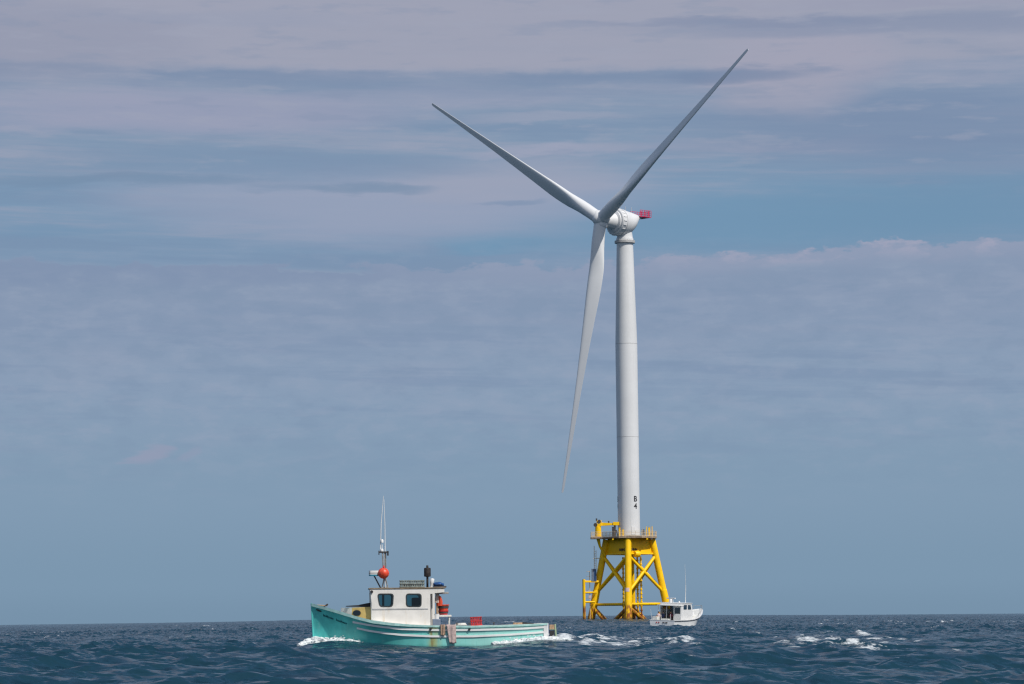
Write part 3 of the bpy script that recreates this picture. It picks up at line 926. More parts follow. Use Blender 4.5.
    # equipment on the deck
    for b_, mt in (((3.2, 3.9, -4.2, -3.4, 24.4), 'dsteel'), ((5.0, 5.5, -2.0, -1.3, 25.0), 'yel'), ((-4.6, -3.7, -3.6, -2.8, 25.2), 'dsteel'), ((-2.9, -2.5, -5.6, -5.2, 24.9), 'yel'), ((-2.0, -1.6, -5.8, -5.4, 24.4), 'yel')):
        eq = MB(); eq.box(b_[0], b_[1], b_[2], b_[3], 22.7, b_[4]); eq.box(b_[0] - .05, b_[1] + .05, b_[2] - .05, b_[3] + .05, b_[4], b_[4] + .08)
        eq.build('deck_cabinet', MT[mt], deck, 0.04)
    for x, y, h, mt in ((3.4, -4.8, 2.2, 'seam'), (4.4, -4.2, 2.5, 'yel'), (6.1, .1, 2.7, 'yel')):
        eq = MB(); eq.tube([(x, y, 22.7), (x, y, 22.7 + h)], .11, 8); eq.build('deck_post', MT[mt], deck)
    # crane
    cr = MB()
    cx, cy = -8.2, -1.0
    cr.lathe([(0.85, 22.75), (0.8, 24.6), (0.75, 25.4)], 16, Matrix.Translation((cx, cy, 0)))
    crane = cr.build('crane', MT['yel'], t)
    cb = MB()
    cb.box(cx - .7, cx + 0.8, cy - .6, cy + .6, 25.4, 26.3)
    cb.box(cx - 0.4, cx + 0.9, cy - .55, cy + .55, 26.4, 27.1)
    cb.loft([[(cx + 0.6, cy - .35, 25.6), (cx + 0.6, cy + .35, 25.6), (cx + 0.6, cy + .35, 26.5), (cx + 0.6, cy - .35, 26.5)],
             [(cx + 4.2, cy - .3, 25.75), (cx + 4.2, cy + .3, 25.75), (cx + 4.2, cy + .3, 26.3), (cx + 4.2, cy - .3, 26.3)],
             [(cx + 6.3, cy - .3, 26.0), (cx + 6.3, cy + .3, 26.0), (cx + 6.3, cy + .3, 26.5), (cx + 6.3, cy - .3, 26.5)]])
    cb.box(cx + 3.9, cx + 5.9, cy - .5, cy + .5, 25.7, 26.6)
    cb.build('crane_boom', MT['yel'], crane, 0.05)
    cw = MB()
    cw.tube([(cx - .7, cy - .8, 25.9), (cx - .7, cy + .8, 25.9)], 0.5, 14)
    cw.build('crane_winch', MT['dsteel'], crane); cw = MB(); cw.tube([(cx + .3, cy - .75, 26.8), (cx + .3, cy + .75, 26.8)], 0.45, 12)
    cw.build('crane_sheave', MT['dsteel'], crane); cw = MB(); cw.box(cx - .6, cx - .2, cy - .8, cy + .2, 27.0, 27.6); cw.build('crane_lamp', MT['dsteel'], crane, .05)
    cw = MB(); cw.box(cx + 2.6, cx + 3.0, cy - .3, cy + .1, 26.2, 26.9); cw.build('crane_lamp', MT['dsteel'], crane, 0.05)
    ck = MB(); ck.tube([(cx + 4.4, cy, 25.8), (cx + 4.5, cy, 22.8)], 0.25, 8); ck.build('crane_rest', MT['dsteel'], crane); ck = MB(); ck.tube([(cx + 4.8, cy, 24.5), (cx + 5.2, cy, 22.8)], 0.16, 8)
    ck.build('crane_rest', MT['dsteel'], crane)
    cj = MB(); cj.tube([(cx, cy, 22.2), (cx + 0.4, cy, 20.2), (cx + 1.8, cy + .3, 17.6)], [0.5, 0.3, 0.3], 10)
    cj.build('crane_brace', MT['yel'], crane)
    # boat landing on the left
    bl = MB()
    xl = -12.15
    for dy in (-1.1, 1.1):
        bl.tube([(xl, dy, -3), (xl, dy, 11.6)], 0.38, 12)
    for z in (5.6, 8.1, 11.0):
        for dy in (-1.1, 1.1):
            e = lp(3, z)
            bl.tube([(xl, dy, z), (e.x, dy * .6, z)], 0.25, 10)
        bl.tube([(xl, -1.1, z), (xl, 1.1, z)], 0.22, 8)
    land = bl.build('boat_landing', MT['yel'], t)
    ld = MB()
    for dy in (-0.35, 0.35):
        ld.tube([(-10.6, dy, 0.5), (-10.6, dy, 13.8)], 0.08, 6)
    for z in np.arange(0.8, 13.6, 0.4):
        ld.tube([(-10.6, -.35, z), (-10.6, .35, z)], 0.05, 5)
    for z in (6.6, 8.6, 11.2, 12.4, 13.6):
        ld.tube([(-10.6 + .5 * math.cos(a) - .3, .5 * math.sin(a), z) for a in np.linspace(0.6, 5.7, 9)], 0.05, 5)
    ld.build('ladder', MT['rail'], land)
    pl = MB(); pl.box(-11.9, -8.2, -1.3, 1.3, 10.75, 10.95); pl.build('landing_platform', MT['yel'], land)
    cb2 = MB(); cb2.box(-10.1, -8.8, -1.25, -.35, 11.0, 14.2); cb2.box(-9.5, -8.85, -1.27, -1.2, 11.2, 14.0, 1)
    cb2.box(-10.15, -8.75, -1.3, -.3, 14.2, 14.35, 0)
    cb2.build('cabinet', [MT['cab'], MT['dblue']], t, 0.04)
    lf = MB(); lf.box(-11.0, -10.3, -1.5, -1.2, 6.6, 7.3); lf.build('life_ring_box', MT['shirtw'], land, 0.05)
    up_ = MB()
    up_.tube([(-9.35, -.5, 14.3), (-9.3, -.4, 20.4)], 0.09, 6); up_.tube([(-8.85, -.5, 14.3), (-8.8, -.4, 19.2)], 0.07, 6)
    for z in np.arange(14.8, 19.2, 0.45): up_.tube([(-9.33, -.45, z), (-8.83, -.45, z)], 0.05, 5)
    up_.box(-9.6, -8.3, -.9, 0.2, 17.0, 17.12)
    up_.tube([(-8.8, -.4, 17.1), (-7.2, 0, 17.1)], 0.1, 6)
    up_.build('upper_ladder', MT['rail'], t)
    # cable tubes running down behind the front leg
    for dx, dy in ((-1.6, 3.0), (2.2, 3.6), (2.9, -2.0)):
        jt = MB(); jt.tube([(dx, dy, -4), (dx, dy, 17.4)], 0.22, 8)
        for z in np.arange(2, 17, 1.1): jt.lathe([(.24, z), (.36, z + .05), (.36, z + .3), (.24, z + .35)], 8, Matrix.Translation((dx, dy, 0)))
        jt.build('cable_tube', MT['yel'], t)
build_jacket()

# ------------------------------------------------------------------ boat hull generator
class Hull:
    """x runs from bow x0 aft (sign dirx); returns half breadth and point on the port / near side"""
    def __init__(s, x0, L, dirx, bmax, entry, bstern, sheer, w0, w1, zk, rake):
        s.__dict__.update(x0=x0, L=L, dirx=dirx, bmax=bmax, entry=entry, bstern=bstern, sheer=sheer, w0=w0, w1=w1, zk=zk, rake=rake)
    def bs(s, d):
        e = s.bmax * (1 - max(0, 1 - d / s.entry) ** 2.2)
        if d > s.L * 0.6: e *= 1 - (1 - s.bstern) * ((d - s.L * 0.6) / (s.L * 0.4)) ** 1.5
        return max(0.035, e)
    def w(s, d): return s.w0 + (s.w1 - s.w0) * float(sstep(0, s.L * 0.55, d))
    def zs(s, d): return interp(d, s.sheer)
    def zkeel(s, d): return s.zk * (0.45 + 0.55 * float(sstep(0, s.L * .3, d)))
    def hb(s, d, z):
        b, w, zs, zk = s.bs(d), s.w(d), s.zs(d), s.zkeel(d)
        if z >= 0: return b * (w + (1 - w) * (z / zs) ** 1.35)
        return b * w * max(0.0, (z - zk) / (0 - zk)) ** 0.5
    def x(s, d, z):
        zs = s.zs(0)
        return s.x0 + s.dirx * (d + s.rake * max(0, 1 - max(z, -.3) / zs) * max(0, 1 - d / (s.L * .5)) ** 1.5)
    def P(s, d, z, side=-1, out=0.0): return Vector((s.x(d, z), side * (s.hb(d, z) + out), z))
    def shell(s, mb, nd=60, nz=14, mi=0):
        ds = [s.L * (i / nd) ** 1.25 for i in range(nd + 1)]
        rings = []
        for d in ds:
            zs, zk = s.zs(d), s.zkeel(d)
            zz = [zk + (zs - zk) * (j / nz) for j in range(nz + 1)]
            a = [s.P(d, z, -1) for z in reversed(zz)]; b = [s.P(d, z, 1) for z in zz]
            rings.append(a + b[1:])
        mb.loft(rings, mi, caps=False, closed=False)
        n = len(rings[0])
        mb.add(rings[-1], [list(range(n))], mi)
        return ds
    def rail(s, mb, d0, d1, zoff, h, tk, inn, nd=50, sides=(-1, 1), mi=0, zfun=None, hfun=None):
        for sd in sides:
            rings = []
            for i in range(nd + 1):
                d = d0 + (d1 - d0) * i / nd
                z = (zfun(d) if zfun else s.zs(d)) + zoff
                if hfun: h, z = hfun(d)[0], s.zs(d) + hfun(d)[1]
                ho = s.hb(d, min(z, s.zs(d)))
                x = s.x(d, z)
                yi = max(0.0, ho - inn) if inn > 0 else max(0.0, ho - 0.02)
                rings.append([(x, sd * (ho + tk), z - h / 2), (x, sd * (ho + tk), z + h / 2), (x, sd * yi, z + h / 2), (x, sd * yi, z - h / 2)])
            mb.loft(rings, mi)
    def deck(s, mb, d0, d1, zoff, mi=0, nd=24, inset=0.03, zc=None):
        vs, fs = [], []
        for i in range(nd + 1):
            d = d0 + (d1 - d0) * i / nd
            z = zc if zc is not None else s.zs(d) + zoff
            h = max(0.01, s.hb(d, min(z, s.zs(d))) - inset); x = s.x(d, z)
            vs += [(x, -h, z), (x, 0, z + (0.04 if zc is None else 0)), (x, h, z)]
        for i in range(nd):
            for j in (0, 1): fs.append((i * 3 + j, i * 3 + j + 1, i * 3 + 4 + j, i * 3 + 3 + j))
        mb.add(vs, fs, mi)

# ------------------------------------------------------------------ turquoise lobster boat
def xz(px, py): return (LX(px), LZ(px, py))

def build_lobster_boat():
    t = thing('lobster_boat', 'turquoise wooden lobster boat with white wheelhouse throwing a bow wave', 'boat', LB_LOC, LB_RZ)
    sh = [(312, 604.5), (325, 608), (340, 612.5), (356, 617.5), (372, 621.5), (390, 624), (410, 625.7), (430, 626.6), (470, 627), (500, 626.4), (530, 625.2), (545, 624.4)]
    X0 = LX(312); L = LX(544.5) - X0
    H = Hull(X0, L, 1, 1.85, 5.0, 0.90, [(LX(p) - X0, LZ(p, q)) for p, q in sh], 0.42, 0.95, -0.7, 0.12)
    def D(px): return LX(px) - X0
    m = MB(); H.shell(m); hull = m.build('hull', MT['hull'], t, angle=50)
    # pale rail along the sheer, then wide side decks
    m = MB(); H.rail(m, 0.0, L, 0, 0.15, 0.05, 0.16, hfun=lambda d: (interp(d, [(D(372), .15), (D(430), .09)]), interp(d, [(D(372), -.02), (D(430), .02)]))); m.build('sheer_rail', MT['aqua'], t)
    m = MB(); H.rail(m, D(372), L, 0.058, 0.03, 0.02, 0.50, sides=(-1, 1)); m.build('side_deck', MT['white2'], t)
    m = MB(); H.deck(m, 0.1, D(432), -0.10); H.deck(m, D(430), L - .05, 0, 0, zc=0.45); m.build('deck', MT['deck'], t)
    m = MB()
    for sd in (-1, 1):
        for i in range(20):
            a = D(431) + (L - D(431)) * i / 20; b = D(431) + (L - D(431)) * (i + 1) / 20
            ya, yb = H.bs(a) - .45, H.bs(b) - .45
            m.add([(X0 + a, sd * ya, .45), (X0 + b, sd * yb, .45), (X0 + b, sd * yb, H.zs(b) + .03), (X0 + a, sd * ya, H.zs(a) + .03)], [(0, 1, 2, 3)])
    m.box(X0 + L - .12, X0 + L - .06, -1.3, 1.3, .45, H.zs(L))
    m.build('cockpit_coaming', MT['white2'], t)
    s1 = [(352, 622), (366, 624.6), (380, 626.6), (400, 628.8), (430, 629.8), (470, 629.8), (520, 628.4), (541, 627.0)]
    s2 = [(356, 628), (368, 630.6), (380, 632.4), (400, 634.6), (430, 636.0), (470, 636), (510, 634.2), (541, 631.8)]
    for s in (s1, s2):
        zf = [(D(p), LZ(p, q)) for p, q in s]
        m = MB(); H.rail(m, D(s[0][0]), D(541), 0, 0.10, 0.04, -1, zfun=lambda d: interp(d, zf)); m.build('rub_strake', MT['white'], hull)
    m = MB()
    for sd in (-1, 1):
        vs = [H.P(L - .01, z, sd, .03) for z in (0.0, H.zs(L) + .07)] + [H.P(L - .2, z, sd, .03) for z in (0.0, H.zs(L) + .07)] + \
             [H.P(L - .01, z, sd, -.06) + Vector((.05, 0, 0)) for z in (0.0, H.zs(L) + .07)]
        m.add(vs, [(0, 1, 3, 2), (0, 4, 5, 1)])
    m.box(LX(544.9), LX(545.5), -1.62, 1.62, 0.0, H.zs(L) + .05)
    m.build('transom_corner', MT['white'], hull)
    # stem bar
    m = MB(); m.tube([(H.x(0, z) + .005, 0, z) for z in np.linspace(-.3, H.zs(0) + .06, 8)], 0.04, 8); m.build('stem', MT['hull'], hull)
    # worn painted name and hawse slot on the bow
    m = MB()
    def stroke(pts, r=0.016):
        m.tube([H.P(D(px), LZ(px, py), -1, 0.01) for px, py in pts], r, 5)
    m2 = MB(); m2.tube([H.P(D(px), LZ(px, py), -1, 0.01) for px, py in ((316.5, 609.6), (319, 610.6), (321.5, 611.6))], [.03, .05, .03], 6)
    m2.build('hawse_slot', MT['black'], hull)
    rnd = random.Random(5)
    px = 323.5
    half = False
    while px < 346:
        if px > 335 and not half:
            m.build('bow_name', MT['name'], hull); m = MB(); half = True
        y0 = 615.3 + (px - 323.5) * 0.36
        hgt = rnd.choice([1.2, 1.3, 2.2])
        wd = rnd.uniform(.7, 1.1)
        if abs(px - 334) > 1.0:
            stroke([(px, y0 + 1.0), (px + wd * .2, y0 + 1.0 - hgt), (px + wd * .6, y0 + .9), (px + wd, y0 + .6 - hgt * .5 + 0.3)], 0.018)
        px += wd + .35
    m.build('bow_name', MT['name'], hull)
    # trunk cabin
    zt = LZ(352, 607.4)
    plan = [(-4.62, -.32), (-4.05, -.92), (-3.02, -1.12), (-3.02, 1.12), (-4.05, .92), (-4.62, .32)]
    m = MB()
    n = 6
    low = [(x, y, 1.25) for x, y in plan]; hi = [(x + (.06 if i in (0, 5) else 0.03), y * .97, zt - .02 + (.03 if abs(x) < 3.5 else 0)) for i, (x, y) in enumerate(plan)]
    m.add(low + hi, [(i, (i + 1) % n, (i + 1) % n + n, i + n) for i in range(n)])
    m.mi = [0 if i in (0, 4, 5) else 1 for i in range(n)]
    m.add(hi, [list(range(n))], 0)
    tr = m.build('trunk_cabin', [MT['white2'], MT['buff']], t)
    for sd in (-1, 1):
        m = MB()
        c = Vector((LX(356.7), 0, LZ(356.7, 613)))
        dirv = Vector((1.03, -.20, 0)).normalized()
        yc = -.92 + (c.x + 4.05) / 1.03 * -.20
        for rs, dy, mi in ((1.0, 0.03, 0), (.8, .045, 1)):
            ring = [Vector((c.x + .21 * rs * math.cos(a), sd * (-(yc + .21 * rs * math.cos(a) * -.19) * .985 + dy), c.z + .145 * rs * math.sin(a))) for a in np.linspace(0, 2 * math.pi, 20, endpoint=False)]
            ring2 = [Vector((p.x, p.y - sd * .06, p.z)) for p in ring]
            m.loft([ring2, ring], mi)
        m.build('porthole', [MT['frame'], MT['glass2']], tr)
    m = MB()
    prof = [(346.3, 606.7), (370.5, 607.2), (370.8, 602.8), (367, 603.4), (358, 605.2), (346.3, 606.0)]
    m.loft([[(x, y, z) for x, z in (xz(*p) for p in prof)] for y in (-.8, .8)])
    m.build('hatch_cover', MT['black'], tr, 0.01)
    # wheelhouse
    outer = [xz(*p) for p in [(369.9, 589.6), (443.2, 589.6), (443.2, 592.6), (433.6, 593.6), (433.6, 628.5), (431.4, 628.5), (431.4, 594.2), (429.2, 594.2), (429.2, 629), (370.6, 625), (371.3, 604)]]
    w1 = rrect([xz(*p) for p in [(377.1, 594.2), (393.0, 594.2), (392.1, 606.9), (379.2, 606.9)]], .16)
    w2 = rrect([xz(*p) for p in [(405.3, 594.2), (420.4, 594.2), (420.2, 606.9), (405.6, 606.9)]], .16)
    HW = 1.36
    m = MB()
    for sd in (-1, 1):
        vs, fs = panel(outer, [w1, w2], lambda a, b, d: (a, sd * (HW - d), b), .05)
        m.add(vs, fs, 0)
    zt2 = LZ(370, 589.6)
    fouter = [(-HW + .051, 1.4), (HW - .051, 1.4), (HW - .051, zt2), (-HW + .051, zt2)]
    fh = [rrect([(y0, 2.25), (y0 + .68, 2.25), (y0 + .68, 2.9), (y0, 2.9)], .08) for y0 in (-1.12, -.34, .44)]
    vs, fs = panel(fouter, fh, lambda a, b, d: (-3.03 + d - .02 * b, a, b), .05); m.add(vs, fs, 0)
    
    house = m.build('wheelhouse', MT['cream'], t, angle=25)
    for sd in (-1, 1):
        for w in (w1, w2):
            cx = sum(p[0] for p in w) / len(w); cz = sum(p[1] for p in w) / len(w)
            inner = [((p[0] - cx) * .90 + cx, (p[1] - cz) * .88 + cz) for p in w]
            outr = [((p[0] - cx) * 1.05 + cx, (p[1] - cz) * 1.05 + cz) for p in w]
            m = MB(); vs, fs = panel(outr, [inner], lambda a, b, d: (a, sd * (HW + .012 - d), b), .03); m.add(vs, fs)
            fo = m.build('window', MT['frame'], house)
            m = MB(); m.add([(p[0], sd * (HW - .02), p[1]) for p in w], [list(range(len(w)))]); m.build('pane', MT['glass'], house)
    for h in fh:
        m = MB(); m.add([(-3.0 - .02 * p[1], p[0], p[1]) for p in h], [list(range(len(h)))]); m.build('front_pane', MT['glass'], house)
    m = MB(); a = xz(372, 609.4); b = xz(427, 609.0)
    for sd in (-1, 1):
        m = MB(); m.box(a[0], b[0], sd * HW - .02, sd * HW + .02, a[1] - .035, a[1] + .035); m.build('belt_moulding', MT['seam'], house, 0.008)
    m = MB()
    for i in range(7):
        pass
    rz = LZ(400, 588.6)
    rings = []
    for x in (LX(368.8), LX(369.6), LX(442), LX(444.5)):
        k = .6 if x < LX(369.2) else 1.0
        ring = [(x, y, rz - .06 + .05 * (1 - (y / 1.5) ** 2) + .05 * k) for y in np.linspace(-1.39, 1.39, 9)]
        ring += [(x, y, rz - .035) for y in np.linspace(1.39, -1.39, 9)]
        rings.append(ring)
    m.loft(rings); roof = m.build('roof', MT['roofedge'], t)
    m = MB(); m.box(LX(382.4), LX(384.6), .2, .32, 1.05, 3.02); m.build('figure_stand_in', MT['cab'], house)  # upright box standing in for a pale figure behind the pane
    # inside: console and seat seen through the panes
    m = MB(); m.box(-2.75, -2.2, -.9, .9, 1.0, 2.15); m.box(-2.9, -2.65, -.5, .3, 2.15, 2.45); m.build('console', MT['dsteel'], house, 0.03)
    m = MB(); m.box(-.95, -.45, -.6, 0.0, 1.9, 2.62); m.box(-1.1, -.45, -.6, 0.0, 1.7, 1.9); m.build('helm_seat', MT['black'], house, 0.06)
    m = MB(); m.box(-.5, -.44, -1.28, 1.0, 1.06, 3.0); m.build('bulkhead', MT['dsteel'], house)  # dark colour put in as the shade behind the door gap
    m = MB(); m.box(-3.0, .1, -1.28, 1.28, .98, 1.05); m.build('wheelhouse_floor', MT['deck'], house)
    # bow light at the corner
    m = MB(); c = xz(371.4, 592.2); m.tube([(c[0], -HW - .09, c[1]), (c[0], -HW + .02, c[1])], .075, 12); m.build('side_light', MT['black'], house)
    # mast
    m = MB()
    zr = rz + .02
    top = LZ(384.5, 553)
    m.tube([(LX(382.4), 0, zr), (LX(384.2), 0, LZ(384, 580)), (LX(383.0), 0, top)], .035, 8)
    m.tube([(LX(388.5), .2, zr), (LX(386.3), .1, LZ(386, 580)), (LX(386.2), .05, top)], .03, 8)
    m.tube([(LX(385.5), -.35, zr), (LX(385.2), -.05, LZ(385, 579)), (LX(385.0), 0, top)], .028, 8)
    m.box(LX(382), LX(388), -.2, .25, zr - .02, zr + .07)
    mast = m.build('mast', MT['galv'], t)
    m = MB(); m.box(LX(379), LX(389.2), -.06, .06, top - .02, top + .06); m.box(LX(379), LX(380), -.05, .05, top - .12, top + .1); m.box(LX(387.5), LX(389.2), -.06, .06, top - .16, top + .08)
    m.build('spreader', MT['dsteel'], mast, .01)
    for pts, r0 in (([(380.9, 552.5), (381.9, 524), (384.4, 496.5)], .026), ([(385.7, 552.5), (385.6, 526), (384.9, 500)], .024)):
        m = MB(); m.tube([(LX(a), 0.02, LZ(a, b)) for a, b in pts], [r0, r0 * .8, r0 * .45], 8); m.build('whip_antenna', MT['white'], mast)
    m = MB(); m.tube([(LX(382.7), 0, top), (LX(382.7), 0, LZ(382.7, 545))], .02, 6); m.lathe([(.07, 0), (.075, .13), (.05, .17)], 12, Matrix.Translation((LX(382.7), 0, LZ(382.7, 543.3))))
    m.lathe([(.09, 0), (.09, .1), (.06, .13)], 12, Matrix.Translation((LX(382.3), 0, top + .06))); m.build('mast_lantern', MT['white'], mast)
    # radar on its bracket
    m = MB()
    xa, xb = LX(369.3), LX(379.2)
    for z0, z1, mi in ((571.0, 573.2, 0), (573.2, 573.9, 1), (573.9, 574.9, 0), (574.9, 576.3, 2)):
        za, zb = LZ(374, z1), LZ(374, z0)
        ring = []
        for z in (za, zb):
            ring.append([((xa + xb) / 2 + (xb - xa) / 2 * math.copysign(abs(math.cos(q)) ** .5, math.cos(q)), .26 * math.copysign(abs(math.sin(q)) ** .5, math.sin(q)), z) for q in np.linspace(0, 2 * math.pi, 28, endpoint=False)])
        m.loft(ring, mi)
    rad = m.build('radar', [MT['white'], MT['dsteel'], MT['cyan']], mast)
    m = MB(); m.tube([(LX(374.5), 0, LZ(374.5, 576)), (LX(381), 0, zr)], .035, 8); m.tube([(LX(378), 0, LZ(378, 575)), (LX(384), 0, LZ(384, 575))], .04, 8)
    m.build('radar_bracket', MT['dsteel'], mast)
    # exhaust
    m = MB()
    ey = .1
    m.tube([(LX(427.6), ey, zr - .05), (LX(427.7), ey, LZ(428, 576))], .058, 12)
    ex = m.build('exhaust_pipe', MT['exh'], t)
    m = MB(); M = Matrix.Translation((LX(427.7), ey, LZ(427.7, 577.2)))
    m.lathe([(.06, 0), (.165, .02), (.175, .06), (.175, .42), (.165, .46), (.06, .48), (.055, .58), (.04, .6)], 18, M); m.build('muffler', MT['exh'], ex)
    m = MB(); M = Matrix.Translation((LX(431.2), -.1, zr)) @ Matrix.Rotation(R(8), 4, 'Y')
    m.lathe([(.07, 0), (.06, .12), (.10, .22), (.115, .42), (.09, .47)], 14, M); m.build('horn', MT['white'], roof)
    # hauler davit beam and post lashings behind the wheelhouse
    m = MB(); m.box(LX(433), LX(447.5), -1.2, -1.08, LZ(440, 594.4), LZ(440, 592.4)); m.box(LX(440.5), LX(442), -1.18, -1.1, LZ(440, 592.4), LZ(440, 589)); m.build('davit', MT['galv'], t, .01)
    m = MB(); m.tube([(LX(436.2), -1.0, 1.1), (LX(435.6), -1.0, 3.0)], .035, 8); m.build('canopy_post', MT['tan'], t); m = MB(); m.tube([(LX(438.5), .9, .5), (LX(438.5), .9, 3.05)], .04, 8); m.build('canopy_post', MT['tan'], t)
    # ladder frame hung off the transom
    m = MB()
    zt_ = LZ(550, 624); zb = LZ(550, 636.5)
    m.box(LX(545.8), LX(546.8), -1.3, -1.2, zb, zt_, 0); m.box(LX(547), LX(552), -1.3, -1.22, LZ(549, 629), LZ(549, 624.6), 1)
    m.box(LX(546.8), LX(552), -1.28, -.7, LZ(549, 637), LZ(549, 630.4), 2); m.tube([(LX(552.6), -1.28, zt_), (LX(553.4), -1.28, zb)], .045, 8, 3)
    m.box(LX(546.8), LX(552.5), -1.29, -1.24, LZ(549, 629.6), LZ(549, 629.0), 3)
    m.build('stern_rack', [MT['dblue'], MT['tan'], MT['black'], MT['green']], t, .008)
    for px in (455, 467, 491.5):
        m = MB(); p = H.P(D(px), H.zs(D(px)) + .07); m.tube([(p.x, p.y + .12, p.z), (p.x, p.y + .12, p.z + .14)], .03, 8); m.tube([(p.x - .07, p.y + .12, p.z + .13), (p.x + .07, p.y + .12, p.z + .13)], .022, 8)
        m.build('cleat', MT['dsteel'], t)
    for px, py in ((428.8, 629.0), (467, 629.2)):
        m = MB(); p = H.P(D(px), LZ(px, py), -1, .05); m.tube([(p.x, p.y - .04, p.z), (p.x, p.y + .05, p.z)], .06, 10)
        m.build('scupper', MT['black'], hull)
    return H, D, rz

LBH, LBD, ZROOF = build_lobster_boat()
LBM = Matrix.Translation(LB_LOC) @ Matrix.Rotation(LB_RZ, 4, 'Z')

def lthing(name, label, cat, x, y, z, group=None):
    return thing(name, label, cat, LBM @ Vector((x, y, z)), LB_RZ, group)

def ltag(mb, name, mats, label, cat, x, y, z, bevel=0.0, group=None, rot=None):
    o = mb.build(name, mats, None, bevel)
    o.location = LBM @ Vector((x, y, z)); o.rotation_euler = (rot[0], rot[1], LB_RZ + rot[2]) if rot else (0, 0, LB_RZ)
    return tag(o, label, cat, group)

def build_gear():
    # orange ball buoy on the mast
    t = lthing('ball_buoy', 'round orange-red ball buoy hung on the mast above the wheelhouse', 'buoy', LX(383.8), -.24, LZ(383.8, 573.6))
    m = MB(); m.lathe([(.012 + .272 * math.sin(a), .272 * math.cos(a)) for a in np.linspace(.02, math.pi - .02, 18)], 24); m.build('ball', MT['orange'], t)
    m = MB()
    for k in range(4):
        a0 = k * math.pi / 4
        m.tube([(.277 * math.sin(a) * math.cos(a0), .277 * math.sin(a) * math.sin(a0), .277 * math.cos(a)) for a in np.linspace(0, 2 * math.pi, 25)], .010, 5)
    m.tube([(0, 0, .27), (.02, .1, .36)], .05, 8)
    m.build('rope_net', MT['red'], t)
    # slatted crate on the roof
    def slat_crate(name, label, x, y, z, L, W, Hh, ns, mt, bar, tilt=0.0, cat='crate', rail=2):
        t = lthing(name, label, cat, x, y, z)
        t.rotation_euler[1] = tilt
        m = MB(); m.box(-L / 2 + .03, L / 2 - .03, -W / 2 + .03, W / 2 - .03, 0, .03)
        for z_ in np.linspace(.02, Hh - .03, rail + 1):
            for sd in (-1, 1):
                m.box(-L / 2, L / 2, sd * W / 2 - .018, sd * W / 2 + .018, z_ - .02, z_ + .035); m.box(sd * L / 2 - .018, sd * L / 2 + .018, -W / 2 + .02, W / 2 - .02, z_ - .02, z_ + .035)
        m.build('crate_frame', mt, t, .006)
        m = MB()
        for i in range(ns):
            xx = -L / 2 + .04 + (L - .08) * i / (ns - 1)
            for sd in (-1, 1): m.box(xx - bar / 2, xx + bar / 2, sd * (W / 2 - .018) - .012, sd * (W / 2 - .018) + .012, .0, Hh)
        for i in range(max(3, ns // 2)):
            yy = -W / 2 + .05 + (W - .1) * i / (max(3, ns // 2) - 1)
            for sd in (-1, 1): m.box(sd * (L / 2 - .018) - .012, sd * (L / 2 - .018) + .012, yy - bar / 2, yy + bar / 2, 0, Hh)
        m.build('slats', mt, t)
        return t
    slat_crate('fish_crate', 'long grey-green slatted crate lying on the wheelhouse roof', LX(412), -.35, ZROOF + .04, 1.24, .8, .36, 11, MT['slat'], .075)
    m = MB(); m.box(-.5, .5, -.3, .3, 0, .2); 
    o = ltag(m, 'net_bundle', MT['cab'], 'dull blue-grey net bundle inside the slatted crate on the roof', 'net', LX(412), -.35, ZROOF + .075, .08)
    slat_crate('lobster_crate', 'bright red slatted crate standing on the side deck aft of the wheelhouse', LX(474.4), -1.42, LBH.zs(LBD(474)) + .075, .56, .42, .44, 6, MT['red'], .05, R(-3))
    # blue tarp bundle
    m = MB(); rings = []
    for i, u in enumerate(np.linspace(-.27, .27, 9)):
        k = .6 + .4 * math.sin(math.pi * i / 8)
        rings.append([(u, .3 * k * math.cos(a) * (1 + .08 * math.sin(5 * a + i)), .06 + .12 * k * math.sin(a) * (1 + .1 * math.sin(3 * a + 2 * i)) - (.03 if u > .15 else 0)) for a in np.linspace(0, 2 * math.pi, 18, endpoint=False)])
    m.loft(rings)
    ltag(m, 'tarp_bundle', MT['blue'], 'rolled blue tarp on the aft edge of the wheelhouse roof', 'tarp', LX(438.2), -.5, ZROOF + .12)
    m = MB(); m.box(-.36, .3, -.35, .35, 0, .07)  # dark slab put in for the shadow below the tarp
    ltag(m, 'plank', MT['dsteel'], 'dark slab standing in for the shadow under the blue tarp on the roof', 'plank', LX(440), -.5, ZROOF + .02, .015)
    # sorting table with baskets
    t = lthing('sorting_table', 'small white sorting table behind the wheelhouse under the red baskets', 'table', LX(442.5), -.75, .45)
    zt = LZ(442, 616.6) - .45
    m = MB(); m.box(-.42, .40, -.35, .35, zt - .02, zt + .08); m.build('table_top', MT['white2'], t, .015)
    for sx in (-.34, .30):
        for sy in (-.28, .28):
            m = MB(); m.box(sx - .03, sx + .03, sy - .03, sy + .03, 0, zt - .02); m.build('leg', MT['white2'], t)
    def basket(z, r0, r1, h, mt, label):
        t = lthing('fish_basket', label, 'basket', LX(442.6), -.75, z, 'red baskets stacked on the sorting table')
        m = MB(); m.lathe([(r0 * .2, .0), (r0, 0), (r0 + (r1 - r0) * .5, h * .5), (r1, h), (r1 - .02, h), (r0 - .02, .025), (.02, .025)], 24); m.build('basket_body', mt, t)
        m = MB(); m.lathe([(r1, h - .05), (r1 + .025, h - .045), (r1 + .025, h + .005), (r1 - .015, h + .005)], 24); m.build('rim', mt, t)
        m = MB(); m.lathe([(r0 + (r1 - r0) * .35 + .004, h * .35), (r0 + (r1 - r0) * .35 + .016, h * .37), (r1 * .97 + .016, h * .68), (r1 * .97 + .004, h * .7)], 24); m.build('band', MT['dsteel'], t)
